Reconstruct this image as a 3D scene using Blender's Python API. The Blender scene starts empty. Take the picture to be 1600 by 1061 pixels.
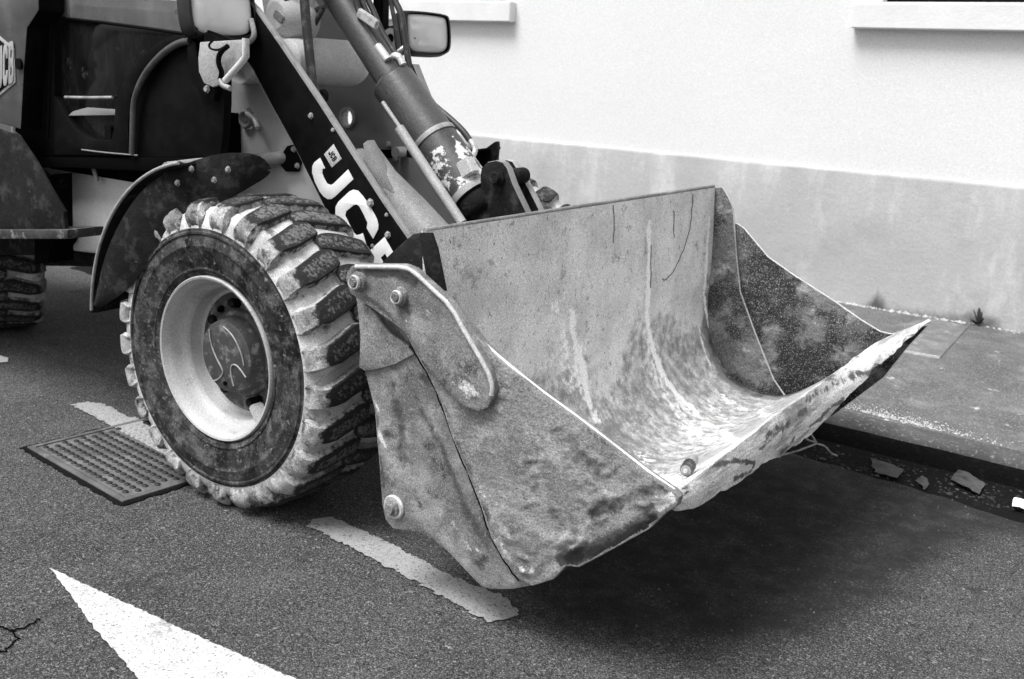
import bpy, bmesh, math, random
import numpy as np
from mathutils import Vector, Matrix

sc = bpy.context.scene
col = sc.collection
R = math.radians

# ---------------------------------------------------------------- camera, sky, sun, exposure
CAM = Vector((2.661, -2.999, 1.529))
yaw, pitch, roll = R(124.187), R(14.973), R(2.963)
fw = Vector((math.cos(yaw)*math.cos(pitch), math.sin(yaw)*math.cos(pitch), -math.sin(pitch)))
r0 = Vector((math.sin(yaw), -math.cos(yaw), 0)); u0 = r0.cross(fw)
rt = r0*math.cos(roll) + u0*math.sin(roll); up = -r0*math.sin(roll) + u0*math.cos(roll)
cd = bpy.data.cameras.new('camera'); cam = bpy.data.objects.new('camera', cd); col.objects.link(cam)
m3 = Matrix((rt, up, -fw)).transposed().to_4x4(); m3.translation = CAM
cam.matrix_world = m3
cd.sensor_width = 36; cd.lens = 36*1559.35/1600; cd.clip_start = .05; cd.clip_end = 800
cd.dof.use_dof = True; cd.dof.focus_distance = 3.0; cd.dof.aperture_fstop = 4.5
sc.camera = cam

SUN_EL, SUN_AZ = R(64), R(248)        # azimuth measured from +x towards +y, where the sun stands
w = bpy.data.worlds.new('World'); sc.world = w; w.use_nodes = True
nt = w.node_tree; nt.nodes.clear()
sky = nt.nodes.new('ShaderNodeTexSky'); sky.sky_type = 'NISHITA'; sky.sun_disc = False
sky.sun_elevation = SUN_EL; sky.sun_rotation = R(90) - SUN_AZ
sky.dust_density = 4; sky.air_density = 1.5
bw = nt.nodes.new('ShaderNodeRGBToBW'); bg = nt.nodes.new('ShaderNodeBackground'); ow = nt.nodes.new('ShaderNodeOutputWorld')
nt.links.new(sky.outputs[0], bw.inputs[0]); nt.links.new(bw.outputs[0], bg.inputs[0]); nt.links.new(bg.outputs[0], ow.inputs[0])
bg.inputs[1].default_value = .072
sl = bpy.data.lights.new('sun', 'SUN'); sun = bpy.data.objects.new('sun', sl); col.objects.link(sun)
sl.energy = 1.5; sl.angle = R(26); sl.color = (1, 1, 1)
sd = Vector((math.cos(SUN_AZ)*math.cos(SUN_EL), math.sin(SUN_AZ)*math.cos(SUN_EL), math.sin(SUN_EL)))
sun.rotation_euler = sd.to_track_quat('Z', 'Y').to_euler()
sc.view_settings.view_transform = 'Standard'; sc.view_settings.look = 'None'
sc.view_settings.gamma = 1; sc.view_settings.use_curve_mapping = False
sc.view_settings.exposure = 1.42

# ---------------------------------------------------------------- helpers
rng = np.random.RandomState(7); random.seed(7)

def _hash(ix, iy, iz, seed):
    n = (ix*374761393 + iy*668265263 + iz*2147483647 + seed*1274126177) & 0xffffffff
    n = ((n ^ (n >> 13))*1274126177) & 0xffffffff
    return ((n ^ (n >> 16)) & 0xffff)/65535.
def vnoise(p, seed=0):
    p = np.asarray(p, float); i = np.floor(p).astype(np.int64); f = p - i; f = f*f*(3 - 2*f)
    o = 0
    for dx in (0, 1):
        for dy in (0, 1):
            for dz in (0, 1):
                wgt = (f[:, 0] if dx else 1-f[:, 0])*(f[:, 1] if dy else 1-f[:, 1])*(f[:, 2] if dz else 1-f[:, 2])
                o = o + wgt*_hash(i[:, 0]+dx, i[:, 1]+dy, i[:, 2]+dz, seed)
    return o
def fbm(p, scale, octv=4, seed=0):
    p = np.asarray(p, float)*scale; o = 0; a = .5; t = 0
    for k in range(octv):
        o = o + a*vnoise(p + 17.3*k, seed+k); t += a; p = p*2.03; a *= .5
    return o/t
def sstep(a, b, x): t = np.clip((x-a)/(b-a), 0, 1); return t*t*(3-2*t)

def chaikin(p, n=2, closed=False):
    p = [tuple(q) for q in p]
    for _ in range(n):
        q = [] if closed else [p[0]]
        pairs = list(zip(p, p[1:])) + ([(p[-1], p[0])] if closed else [])
        for a, b in pairs:
            q += [tuple(x*.75+y*.25 for x, y in zip(a, b)), tuple(x*.25+y*.75 for x, y in zip(a, b))]
        p = q + ([] if closed else [p[-1]])
    return p

# materials: value layers mixed by noise; everything is grey because the photograph is black and white
MATS = {}
def mat(name, base, rough=.6, metal=0., layers=(), bump=(), rvar=0., spec=.5, coat=0., attr=None, orand=0., grain=.8, gscale=300):
    """layers: (value, scale, threshold, softness, detail, stretch xyz); attr: (name, value, low, high, noise amount, noise scale)
    bump: (scale, distance, detail[, stretch])"""
    m = bpy.data.materials.new(name); m.use_nodes = True; n = m.node_tree; N = n.nodes; L = n.links
    b = N['Principled BSDF']; tc = N.new('ShaderNodeTexCoord')
    b.inputs['Roughness'].default_value = rough; b.inputs['Metallic'].default_value = metal
    b.inputs['Specular IOR Level'].default_value = spec; b.inputs['Coat Weight'].default_value = coat
    vec = tc.outputs['Object']; oi = None
    if orand:
        oi = N.new('ShaderNodeObjectInfo'); va = N.new('ShaderNodeVectorMath'); va.operation = 'MULTIPLY_ADD'
        cx = N.new('ShaderNodeCombineXYZ'); [L.new(oi.outputs['Random'], cx.inputs[i]) for i in range(3)]
        L.new(cx.outputs[0], va.inputs[0]); va.inputs[1].default_value = (17, 31, 23); L.new(vec, va.inputs[2]); vec = va.outputs[0]
    def noise(scale, detail, stretch=(1, 1, 1), seed=0.):
        mp = N.new('ShaderNodeMapping'); mp.inputs['Scale'].default_value = stretch; mp.inputs['Location'].default_value = (seed, seed*.7, -seed)
        t = N.new('ShaderNodeTexNoise'); t.inputs['Scale'].default_value = scale; t.inputs['Detail'].default_value = detail
        t.inputs['Roughness'].default_value = .68
        L.new(vec, mp.inputs[0]); L.new(mp.outputs[0], t.inputs['Vector']); return t.outputs[0]
    def ramp(v, lo, hi):
        r_ = N.new('ShaderNodeMapRange'); r_.interpolation_type = 'SMOOTHSTEP'
        r_.inputs['From Min'].default_value = lo; r_.inputs['From Max'].default_value = hi; L.new(v, r_.inputs['Value']); return r_.outputs[0]
    cur = None
    def mixv(cur, fac, val):
        mx = N.new('ShaderNodeMix'); mx.data_type = 'FLOAT'
        L.new(fac, mx.inputs[0])
        if cur is None: mx.inputs[2].default_value = base
        else: L.new(cur, mx.inputs[2])
        if isinstance(val, (int, float)): mx.inputs[3].default_value = val
        else: L.new(val, mx.inputs[3])
        return mx.outputs[0]
    for k, ly in enumerate(layers):
        val, scale, thr, soft, detail = ly[:5]; st = ly[5] if len(ly) > 5 else (1, 1, 1)
        cur = mixv(cur, ramp(noise(scale, detail, st, 3.1*k+1), thr-soft, thr+soft), val)
    facs = []
    for (an, val, lo, hi, amt, nsc) in (attr or ()):
        a = N.new('ShaderNodeAttribute'); a.attribute_name = an
        ad = N.new('ShaderNodeMath'); ad.operation = 'MULTIPLY_ADD'; L.new(noise(nsc, 6, (1, 1, 1), 9), ad.inputs[0]); ad.inputs[1].default_value = amt
        if orand:
            od = N.new('ShaderNodeMath'); od.operation = 'MULTIPLY_ADD'; L.new(oi.outputs['Random'], od.inputs[0]); od.inputs[1].default_value = orand
            L.new(a.outputs['Fac'], od.inputs[2]); L.new(od.outputs[0], ad.inputs[2])
        else: L.new(a.outputs['Fac'], ad.inputs[2])
        f = ramp(ad.outputs[0], lo+amt*.5, hi+amt*.5)
        cur = mixv(cur, f, val); facs.append(f)
    if grain:
        g1 = N.new('ShaderNodeMath'); g1.operation = 'MULTIPLY_ADD'; L.new(noise(gscale, 2, (1, 1, 1), 4.4), g1.inputs[0]); g1.inputs[1].default_value = 2*grain; g1.inputs[2].default_value = 1-grain
        g2 = N.new('ShaderNodeMath'); g2.operation = 'MULTIPLY'; g2.use_clamp = True; L.new(g1.outputs[0], g2.inputs[0])
        if cur is None: g2.inputs[1].default_value = base
        else: L.new(cur, g2.inputs[1])
        cur = g2.outputs[0]
    if cur is None: b.inputs['Base Color'].default_value = (base,)*3 + (1,)
    else:
        cb = N.new('ShaderNodeCombineColor')
        for i in range(3): L.new(cur, cb.inputs[i])
        L.new(cb.outputs[0], b.inputs['Base Color'])
    if rvar:
        mr = N.new('ShaderNodeMapRange'); L.new(noise(9, 5, (1, 1, 1), 5), mr.inputs[0]); mr.inputs[1].default_value = .3; mr.inputs[2].default_value = .7
        mr.inputs[3].default_value = rough-rvar; mr.inputs[4].default_value = rough+rvar; L.new(mr.outputs[0], b.inputs['Roughness'])
    prev = None
    for k, bp in enumerate(bump):
        sc_, dist, det = bp[:3]; st = bp[3] if len(bp) > 3 else (1, 1, 1)
        bn = N.new('ShaderNodeBump'); bn.inputs['Distance'].default_value = dist; bn.inputs['Strength'].default_value = 1
        L.new(noise(sc_, det, st, 2.3*k+.5), bn.inputs['Height'])
        if prev: L.new(prev, bn.inputs['Normal'])
        prev = bn.outputs[0]
    if prev: L.new(prev, b.inputs['Normal'])
    MATS[name] = m
    return m

def setprops(o, label=None, cat=None, group=None, kind=None):
    for k, v in (('label', label), ('category', cat), ('group', group), ('kind', kind)):
        if v: o[k] = v
    return o
def link(name, me, m=None, parent=None, **kw):
    o = bpy.data.objects.new(name, me); col.objects.link(o)
    if m is not None and me is not None and not me.materials:
        for q in (m if isinstance(m, (list, tuple)) else [m]): me.materials.append(q)
    if parent: o.parent = parent
    return setprops(o, **kw)
def empty(name, loc=(0, 0, 0), parent=None, **kw):
    o = bpy.data.objects.new(name, None); o.empty_display_size = .1; o.location = loc; col.objects.link(o)
    if parent: o.parent = parent
    return setprops(o, **kw)
def mesh(name, V, F, smooth=True, attrs=None, mi=None):
    me = bpy.data.meshes.new(name); me.from_pydata([tuple(v) for v in V], [], [tuple(f) for f in F])
    if smooth: me.polygons.foreach_set('use_smooth', [True]*len(me.polygons))
    for k, a in (attrs or {}).items():
        at_ = me.attributes.new(k, 'FLOAT', 'POINT'); at_.data.foreach_set('value', np.asarray(a, np.float32))
    if mi is not None: me.polygons.foreach_set('material_index', mi)
    me.update(); return me
def autosmooth(me, ang=40):
    me.polygons.foreach_set('use_smooth', [True]*len(me.polygons))
    bm = bmesh.new(); bm.from_mesh(me); a = R(ang)
    for e in bm.edges:
        if len(e.link_faces) == 2 and e.calc_face_angle(0) > a: e.smooth = False
    bm.to_mesh(me); bm.free()
def plate(name, outline, y0, y1, m, parent=None, holes=(), bevel=.003, edge=None, axis='y', smooth=0, **kw):
    """solid plate: outline (x,z) extruded between y0 and y1 (axis 'y'); axis 'z': outline (x,y) between z values; axis 'x': (y,z)"""
    if smooth: outline = chaikin(outline, smooth, True)
    cu = bpy.data.curves.new('c', 'CURVE'); cu.dimensions = '2D'; cu.fill_mode = 'BOTH'
    for pl in [outline] + list(holes):
        s = cu.splines.new('POLY'); s.points.add(len(pl)-1)
        for q, p in zip(s.points, pl): q.co = (p[0], p[1], 0, 1)
        s.use_cyclic_u = True
    t = abs(y1-y0)/2; bevel = min(bevel, t*.8)
    cu.extrude = t-bevel; cu.bevel_depth = bevel; cu.bevel_resolution = 1; cu.offset = -bevel
    tmp = bpy.data.objects.new('c', cu); me = bpy.data.meshes.new_from_object(tmp)
    bpy.data.objects.remove(tmp); bpy.data.curves.remove(cu)
    c = (y0+y1)/2
    n = len(me.vertices); co = np.empty(n*3, np.float32); me.vertices.foreach_get('co', co); co = co.reshape(-1, 3)
    if axis == 'y': out = np.stack([co[:, 0], c-co[:, 2], co[:, 1]], 1)
    elif axis == 'x': out = np.stack([c+co[:, 2], co[:, 0], co[:, 1]], 1)
    else: out = np.stack([co[:, 0], co[:, 1], c+co[:, 2]], 1)
    me.vertices.foreach_set('co', out.astype(np.float32).ravel()); me.update()
    bm = bmesh.new(); bm.from_mesh(me); bmesh.ops.remove_doubles(bm, verts=bm.verts, dist=1e-5)
    bmesh.ops.recalc_face_normals(bm, faces=bm.faces); bm.to_mesh(me); bm.free()
    me.materials.clear(); me.materials.append(m)
    if edge:
        me.materials.append(edge); ai = 'xyz'.index(axis)
        for p in me.polygons: p.material_index = 0 if abs(p.normal[ai]) > .9 else 1
    me.name = name
    autosmooth(me, 30)
    return link(name, me, None, parent, **kw)
def tube_mesh(paths, r, seg=10, smooth=2, cap=True):
    V = []; F = []
    for path, rr in ([(paths, r)] if not isinstance(r, list) else zip(paths, r)):
        p = chaikin(path, smooth) if smooth else path
        p = [Vector(q) for q in p]; n = len(p); base = len(V); prev = None
        for i, c in enumerate(p):
            t = (p[min(i+1, n-1)] - p[max(i-1, 0)]).normalized()
            if prev is None: a = t.orthogonal().normalized()
            else: a = (prev - t*prev.dot(t)).normalized()
            prev = a; b = t.cross(a); rad = rr if isinstance(rr, (int, float)) else rr[0]+(rr[1]-rr[0])*i/(n-1)
            for k in range(seg):
                th = 2*math.pi*k/seg; V.append(c + (a*math.cos(th)+b*math.sin(th))*rad)
        for i in range(n-1):
            for k in range(seg):
                k2 = (k+1) % seg; F.append((base+i*seg+k, base+i*seg+k2, base+(i+1)*seg+k2, base+(i+1)*seg+k))
        if cap:
            F.append(tuple(base+k for k in range(seg))[::-1]); F.append(tuple(base+(n-1)*seg+k for k in range(seg)))
    me = mesh('tube', V, F); autosmooth(me, 50); return me
def tube(name, path, r, m, parent=None, seg=10, smooth=2, **kw):
    return link(name, tube_mesh(path, r, seg, smooth), m, parent, **kw)
def lathe_mesh(prof, seg=48, origin=(0, 0, 0), axis=(0, 1, 0), attrs=None, jitter=0, closed=False):
    """prof: (radius, height along axis)"""
    ax = Vector(axis).normalized(); a = ax.orthogonal().normalized(); b = ax.cross(a); o = Vector(origin)
    V = []; F = []; n = len(prof); A = []
    for k in range(seg):
        th = 2*math.pi*k/seg; d = a*math.cos(th)+b*math.sin(th)
        for j, (r_, h) in enumerate(prof): V.append(o + d*r_ + ax*h)
    for k in range(seg):
        k2 = (k+1) % seg
        for j in range(n-1 if not closed else n):
            j2 = (j+1) % n; F.append((k*n+j, k2*n+j, k2*n+j2, k*n+j2))
    at_ = {kk: np.tile(v, seg) for kk, v in (attrs or {}).items()}
    me = mesh('lathe', V, F, True, at_)
    bm = bmesh.new(); bm.from_mesh(me); bmesh.ops.remove_doubles(bm, verts=bm.verts, dist=1e-5)
    bmesh.ops.recalc_face_normals(bm, faces=bm.faces); bm.to_mesh(me); bm.free(); autosmooth(me, 40)
    return me
def lathe(name, prof, m, parent=None, **kw):
    lk = {k: kw.pop(k) for k in ('seg', 'origin', 'axis', 'attrs') if k in kw}
    return link(name, lathe_mesh(prof, **lk), m, parent, **kw)
def box_mesh(cx, cy, cz, sx, sy, sz, bev=.004, rot=None):
    bm = bmesh.new(); bmesh.ops.create_cube(bm, size=1)
    for v in bm.verts: v.co = Vector((v.co.x*sx, v.co.y*sy, v.co.z*sz))
    if bev: bmesh.ops.bevel(bm, geom=bm.edges[:], offset=bev, segments=2, affect='EDGES')
    if rot: bmesh.ops.rotate(bm, verts=bm.verts, cent=(0, 0, 0), matrix=rot)
    for v in bm.verts: v.co += Vector((cx, cy, cz))
    me = bpy.data.meshes.new('box'); bm.to_mesh(me); bm.free(); return me
def box(name, c, s, m, parent=None, bev=.004, rot=None, **kw):
    return link(name, box_mesh(*c, *s, bev, rot), m, parent, **kw)
def sheet(name, grid, m, parent=None, thick=0., attrs=None, smooth=True, flip=False, **kw):
    """grid: array (nu,nv,3); thick: solid by an offset along the normals"""
    nu, nv = grid.shape[:2]; V = grid.reshape(-1, 3)
    F = [(i*nv+j, (i+1)*nv+j, (i+1)*nv+j+1, i*nv+j+1) for i in range(nu-1) for j in range(nv-1)]
    at_ = {k: np.asarray(v).ravel() for k, v in (attrs or {}).items()}
    if thick:
        du = np.gradient(grid, axis=0); dv = np.gradient(grid, axis=1); nn = np.cross(du, dv); nn /= np.linalg.norm(nn, axis=2, keepdims=True)+1e-9
        V2 = (grid - nn*thick).reshape(-1, 3); k = len(V); V = np.concatenate([V, V2])
        F += [tuple(k+q for q in f[::-1]) for f in F]
        rim = [i*nv for i in range(nu)] + [(nu-1)*nv+j for j in range(1, nv)] + [i*nv+nv-1 for i in range(nu-2, -1, -1)] + [j for j in range(nv-2, 0, -1)]
        for a, b in zip(rim, rim[1:]+rim[:1]): F.append((b, a, k+a, k+b))
        at_ = {kk: np.concatenate([v, v]) for kk, v in at_.items()}
    me = mesh(name, V, F, True, at_)
    bm = bmesh.new(); bm.from_mesh(me); bmesh.ops.recalc_face_normals(bm, faces=bm.faces)
    if flip: bmesh.ops.reverse_faces(bm, faces=bm.faces)
    bm.to_mesh(me); bm.free(); autosmooth(me, 50)
    return link(name, me, m, parent, **kw)
def profile_pts(p, n):
    """resample an open polyline to n points evenly"""
    p = np.array(p, float); d = np.r_[0, np.cumsum(np.linalg.norm(np.diff(p, axis=0), axis=1))]
    s = np.linspace(0, d[-1], n); return np.stack([np.interp(s, d, p[:, k]) for k in range(p.shape[1])], 1), s/d[-1]
def dist_poly(px, py, poly):
    """distance of arrays of points to a polyline"""
    best = np.full(px.shape, 1e9)
    for (ax, ay), (bx, by) in zip(poly, poly[1:]):
        vx, vy = bx-ax, by-ay; t = np.clip(((px-ax)*vx+(py-ay)*vy)/(vx*vx+vy*vy+1e-12), 0, 1)
        best = np.minimum(best, np.hypot(px-ax-t*vx, py-ay-t*vy))
    return best
def bolt(parent, c, r, m, axis=(0, -1, 0), washer=None, name='bolt'):
    """hexagonal bolt head on a round washer"""
    ax = Vector(axis); 
    V = lathe_mesh([(0, 0), (r*1.35, 0), (r*1.35, r*.18), (r, r*.2), (r, r*.75), (r*.85, r*.95), (0, r*.95)], 6 if not washer else 18, c, axis)
    return link(name, V, m, parent)

# ---------------------------------------------------------------- materials
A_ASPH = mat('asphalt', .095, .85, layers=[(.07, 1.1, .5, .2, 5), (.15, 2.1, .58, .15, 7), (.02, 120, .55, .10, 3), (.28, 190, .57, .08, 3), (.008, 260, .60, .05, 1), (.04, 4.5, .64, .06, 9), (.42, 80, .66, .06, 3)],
             bump=[(150, .014, 4), (40, .005, 3)], rvar=.12, spec=.25, attr=[('bucket_shade', .02, .25, 1.0, .9, 9)], grain=.95, gscale=170)
A_PAVE = mat('pavement asphalt', .12, .85, layers=[(.075, 2.2, .5, .12, 7), (.19, 4, .58, .10, 9), (.26, 120, .60, .06, 2), (.05, 100, .60, .06, 2), (.5, 9, .66, .03, 10)], bump=[(150, .004, 3), (30, .003, 3)])
A_KERB = mat('kerb stone', .085, .85, layers=[(.04, 6, .5, .2, 7), (.2, 60, .62, .08, 4)], bump=[(60, .006, 6)])
A_GUTTER = mat('gutter black', .006, .8, layers=[(.014, 30, .6, .08, 6)], bump=[(60, .006, 6)], spec=.08)
A_PAINTW = mat('worn road paint', .34, .8, layers=[(.33, 14, .52, .12, 8), (.07, 60, .61, .04, 8), (.10, 120, .60, .05, 4)], bump=[(150, .004, 3)])
A_PAINT = mat('road paint', .58, .75, layers=[(.46, 14, .55, .15, 8), (.12, 110, .60, .05, 7), (.2, 6, .66, .05, 12)], bump=[(150, .004, 3)])
A_WALL = mat('white render', .76, .9, grain=.3, gscale=160, layers=[(.71, .7, .5, .25, 5), (.80, 60, .55, .2, 3), (.7, 170, .64, .1, 2)], bump=[(60, .0012, 5), (3, .003, 2)])
A_PLINTH = mat('grey plinth render', .46, .9, grain=.35, gscale=160, layers=[(.42, 1.1, .5, .2, 6), (.58, 1.7, .58, .10, 7, (2, 2, .7)), (.39, 2.3, .60, .1, 9), (.34, 6, .68, .06, 10)], bump=[(60, .0018, 5), (4, .006, 3)], attr=[('splash', .10, .55, 1.0, .9, 5)])
A_SILL = mat('sill paint', .78, .7, grain=.25, layers=[(.7, 5, .55, .2, 5)], bump=[(50, .002, 4)])
A_BLACK = mat('black paint', .004, .5, layers=[(.009, 12, .6, .12, 7), (.10, 46, .74, .03, 6)], bump=[(20, .001, 3)], rvar=.1, spec=.05)
A_BLACKM = mat('black decal', .004, .5, layers=[(.008, 9, .55, .15, 6), (.25, 60, .76, .02, 4)], rvar=.08, spec=.05)
A_GREY = mat('machine paint', .36, .5, layers=[(.30, 3, .5, .2, 6), (.42, 9, .6, .12, 6), (.2, 22, .70, .05, 8), (.5, 230, .62, .06, 1)], bump=[(90, .0012, 3)], rvar=.12)
A_GREYL = mat('light machine paint', .58, .55, layers=[(.5, 3, .5, .2, 6), (.64, 9, .6, .12, 6), (.22, 26, .72, .05, 8), (.7, 230, .62, .06, 1)], bump=[(90, .0012, 3)], rvar=.12)
A_GREYD = mat('dark arm paint', .24, .55, layers=[(.19, 3, .5, .2, 6), (.2, 230, .6, .08, 1), (.3, 60, .74, .03, 5)], bump=[(90, .0012, 3)], rvar=.1)
A_DIRTY = mat('mud caked black', .014, .85, layers=[(.008, 4, .5, .1, 5), (.04, 14, .58, .08, 8), (.20, 38, .70, .05, 7)], bump=[(35, .006, 7)], spec=.15)
A_RUB = mat('tyre rubber', .020, .8, grain=1.3, gscale=220, layers=[(.045, 9, .50, .12, 10), (.10, 15, .54, .07, 12, (1, 1, 1)), (.008, 10, .56, .06, 12), (.15, 50, .62, .08, 8), (.26, 24, .64, .05, 12)], bump=[(60, .002, 5)], rvar=.1, spec=.15)
A_TREAD = mat('tread with dried mud', .56, .9, grain=1., layers=[(.36, 5, .50, .10, 8), (.66, 9, .58, .1, 8), (.10, 14, .62, .06, 9)], bump=[(60, .004, 6)],
              attr=[('wear', .03, .45, .62, .55, 30)])
A_TOP = mat('lug rubber', .40, .88, grain=1.1, gscale=230, layers=[(.18, 8, .50, .08, 10), (.56, 11, .58, .08, 9), (.08, 15, .60, .05, 9)], bump=[(110, .0035, 5)],
              attr=[('wear', .012, -.10, .22, 1.3, 34), ('wear', .14, .72, 1.10, 2.2, 80)], orand=-.22)
A_RIM = mat('rim paint', .44, .5, layers=[(.37, 4, .5, .2, 5), (.26, 12, .62, .08, 9), (.5, 200, .62, .08, 1)], bump=[(140, .0008, 2)], rvar=.1)
A_HUB = mat('oily hub', .045, .65, layers=[(.04, 9, .5, .1, 6), (.2, 24, .6, .1, 8), (.4, 60, .72, .04, 6)], bump=[(60, .002, 6)])
A_STEEL = mat('worn bucket steel', .20, .62, .0, grain=1.2, layers=[(.13, 3, .5, .14, 8), (.30, 7, .58, .1, 9), (.10, 18, .63, .06, 9, (1, 1, .5)), (.42, 30, .70, .05, 9), (.05, 12, .70, .04, 9), (.33, 260, .63, .07, 1)],
              bump=[(9, .02, 8), (45, .008, 7)], rvar=.1)
A_STEELR = mat('blotchy side steel', .20, .6, .0, grain=1.3, gscale=230, layers=[(.11, 5, .5, .10, 12), (.31, 9, .56, .09, 12), (.04, 11, .60, .08, 12), (.42, 40, .70, .03, 9), (.26, 240, .62, .07, 1)],
              bump=[(9, .006, 6), (60, .0025, 6)], rvar=.1, attr=[('grime_shade', .055, .30, .95, 2.2, 22), ('grime_shade', .012, 1.0, 1.5, 2.2, 18), ('white', .60, .45, .85, 2.6, 34)])
A_CLAM = mat('cement caked clam plate', .25, .58, .0, grain=1.2, gscale=230, layers=[(.15, 4, .5, .10, 10), (.35, 9, .57, .09, 12), (.07, 7, .61, .08, 12), (.42, 30, .70, .04, 9), (.10, 22, .66, .04, 9), (.30, 260, .63, .07, 1)],
              bump=[(14, .006, 5, (1, 1, 1.7)), (50, .004, 7)], rvar=.1, attr=[('grime_shade', .055, .30, .95, 2.2, 22), ('grime_shade', .012, 1.0, 1.5, 2.2, 18), ('white', .60, .45, .85, 2.6, 34)])
A_EDGE = mat('scraped edge', .48, .5, layers=[(.35, 26, .58, .1, 8), (.75, 60, .6, .1, 5)], bump=[(60, .003, 5)])
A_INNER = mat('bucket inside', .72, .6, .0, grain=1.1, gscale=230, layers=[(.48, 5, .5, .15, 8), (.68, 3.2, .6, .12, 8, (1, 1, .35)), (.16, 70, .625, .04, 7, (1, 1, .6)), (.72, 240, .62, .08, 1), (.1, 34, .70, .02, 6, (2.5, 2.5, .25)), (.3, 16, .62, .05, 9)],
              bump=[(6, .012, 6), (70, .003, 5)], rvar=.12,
              attr=[('grime_shade', .20, .25, .90, 1.6, 26), ('grime_shade', .045, .95, 1.45, 1.8, 18), ('white', .86, .38, .85, 2.6, 36)])
A_LIP = mat('scraped lip', .62, .5, .1, grain=1.0, gscale=230, layers=[(.30, 6, .53, .05, 9, (2.2, .45, 2.6)), (.75, 10, .55, .06, 8, (2.4, .35, 2.8)), (.10, 9, .61, .03, 9, (2.0, .5, 2.6)), (.35, 200, .64, .06, 1)],
              bump=[(10, .008, 7, (1.6, .4, 2)), (60, .004, 5)], rvar=.1, attr=[('grime_shade', .09, .45, .85, 2.6, 24)])
A_FAR = mat('muddy far plate', .15, .75, grain=1.1, gscale=200, layers=[(.08, 5, .5, .08, 10), (.30, 7, .57, .06, 12), (.012, 3.0, .50, .045, 12), (.4, 36, .72, .04, 8), (.28, 240, .63, .07, 1)], bump=[(9, .02, 8), (40, .008, 7)])
A_CYL = mat('cylinder paint', .06, .42, layers=[(.045, 5, .5, .1, 6), (.09, 200, .6, .1, 1)], bump=[(60, .001, 4)], rvar=.1, attr=[('chip', .62, .50, .56, 1.5, 20)])
A_HOSE = mat('hose rubber', .03, .5, layers=[(.13, 20, .6, .1, 6)])
A_METAL = mat('bright fitting', .65, .35, .3, layers=[(.3, 30, .6, .1, 5)])
A_LETTER = mat('letter vinyl', .74, .5, grain=.25, layers=[(.70, 12, .55, .2, 5), (.3, 60, .74, .02, 4)])
A_PLASTIC = mat('black plastic', .008, .5, layers=[(.02, 10, .6, .12, 6)])
A_WHITE = mat('dried white plaster', .85, .7, layers=[(.75, 20, .6, .1, 5)], bump=[(20, .004, 4)])
A_PAPER = mat('soggy cardboard', .06, .85, layers=[(.02, 14, .55, .1, 7)], bump=[(30, .004, 5)])
A_LEAF = mat('weed leaf', .05, .6, layers=[(.09, 20, .6, .1, 4)])
A_WOOD = mat('dry twig', .38, .8, layers=[(.2, 40, .55, .1, 5)])
A_IRON = mat('cover iron', .12, .7, .0, layers=[(.07, 7, .5, .12, 7), (.17, 12, .6, .1, 8), (.34, 60, .7, .05, 6)], bump=[(90, .002, 4)], rvar=.1)
A_STUD = mat('cover stud', .012, .55, .2, layers=[(.07, 20, .6, .1, 6), (.3, 14, .72, .03, 6)], bump=[(90, .002, 4)])
A_ROD = mat('scraped rod', .34, .5, .1, layers=[(.2, 12, .55, .1, 8), (.5, 60, .66, .08, 6)], bump=[(60, .0015, 5)])
A_DARK = mat('dark void', .003, .9, spec=.03)
A_SKYGLASS = mat('sky reflection glass', .15, .2, layers=[(.09, 3, .5, .2, 8, (1, 1, .6)), (.22, 6, .6, .12, 8, (1.6, 1, .6)), (.05, 9, .64, .08, 8)], coat=.4)  # mottled greys paint a sky reflection into the upper cab glass
A_SKYGLASS.node_tree.nodes['Principled BSDF'].inputs['Alpha'].default_value = .42
def glass_dark():
    m = mat('dark cab glass', .006, .08, layers=[(.016, 9, .55, .15, 7, (2, 2, .7)), (.05, 16, .66, .06, 9)], spec=.16); return m
A_GLASS = glass_dark()
def lens_mat():
    m = bpy.data.materials.new('lamp lens'); m.use_nodes = True; b = m.node_tree.nodes['Principled BSDF']
    b.inputs['Base Color'].default_value = (.97, .97, .97, 1); b.inputs['Roughness'].default_value = .03
    b.inputs['Transmission Weight'].default_value = .40; b.inputs['IOR'].default_value = 1.12
    return m
A_LENS = lens_mat()
A_REFL = mat('lamp reflector', .97, .22, .9, grain=0, layers=[(.75, 10, .6, .2, 3)])

# ---------------------------------------------------------------- setting: road, pavement, kerb
def ground_grid():
    def bump_h(x, y): return 0
    xs = np.r_[-300, -60, -12, np.linspace(-4, 5, 260), 14, 60, 300]; ys = np.r_[-300, -60, -12, np.linspace(-4, 1.0, 150), 1.4]
    X, Y = np.meshgrid(xs, ys, indexing='ij'); Z = np.zeros_like(X)
    near = (np.abs(X) < 6) & (Y > -6) & (Y < .99)
    Z = np.where(near, (fbm(np.stack([X.ravel(), Y.ravel(), 0*X.ravel()], 1), 1.2, 3).reshape(X.shape)-.5)*.004, 0)
    return np.stack([X, Y, Z-.004], 2)
RG = ground_grid()
def inpoly(x, y, ol):
    ins = np.zeros(x.shape, bool); j = len(ol)-1
    for i in range(len(ol)):
        xi, yi = ol[i]; xj, yj = ol[j]; ins ^= ((yi > y) != (yj > y)) & (x < (xj-xi)*(y-yi)/(yj-yi+1e-12)+xi); j = i
    return ins
SHADE_OUTLINE = [(0.33, -0.373), (0.791, -0.6), (1.154, -0.709), (1.362, -0.817), (1.602, -0.725), (1.784, -0.616), (2.008, -0.304), (2.128, 0.084), (2.176, 0.402), (2.278, 0.743), (2.547, 0.908), (2.272, 1.349), (1.49, 1.322), (0.665, 0.465)]
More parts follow.
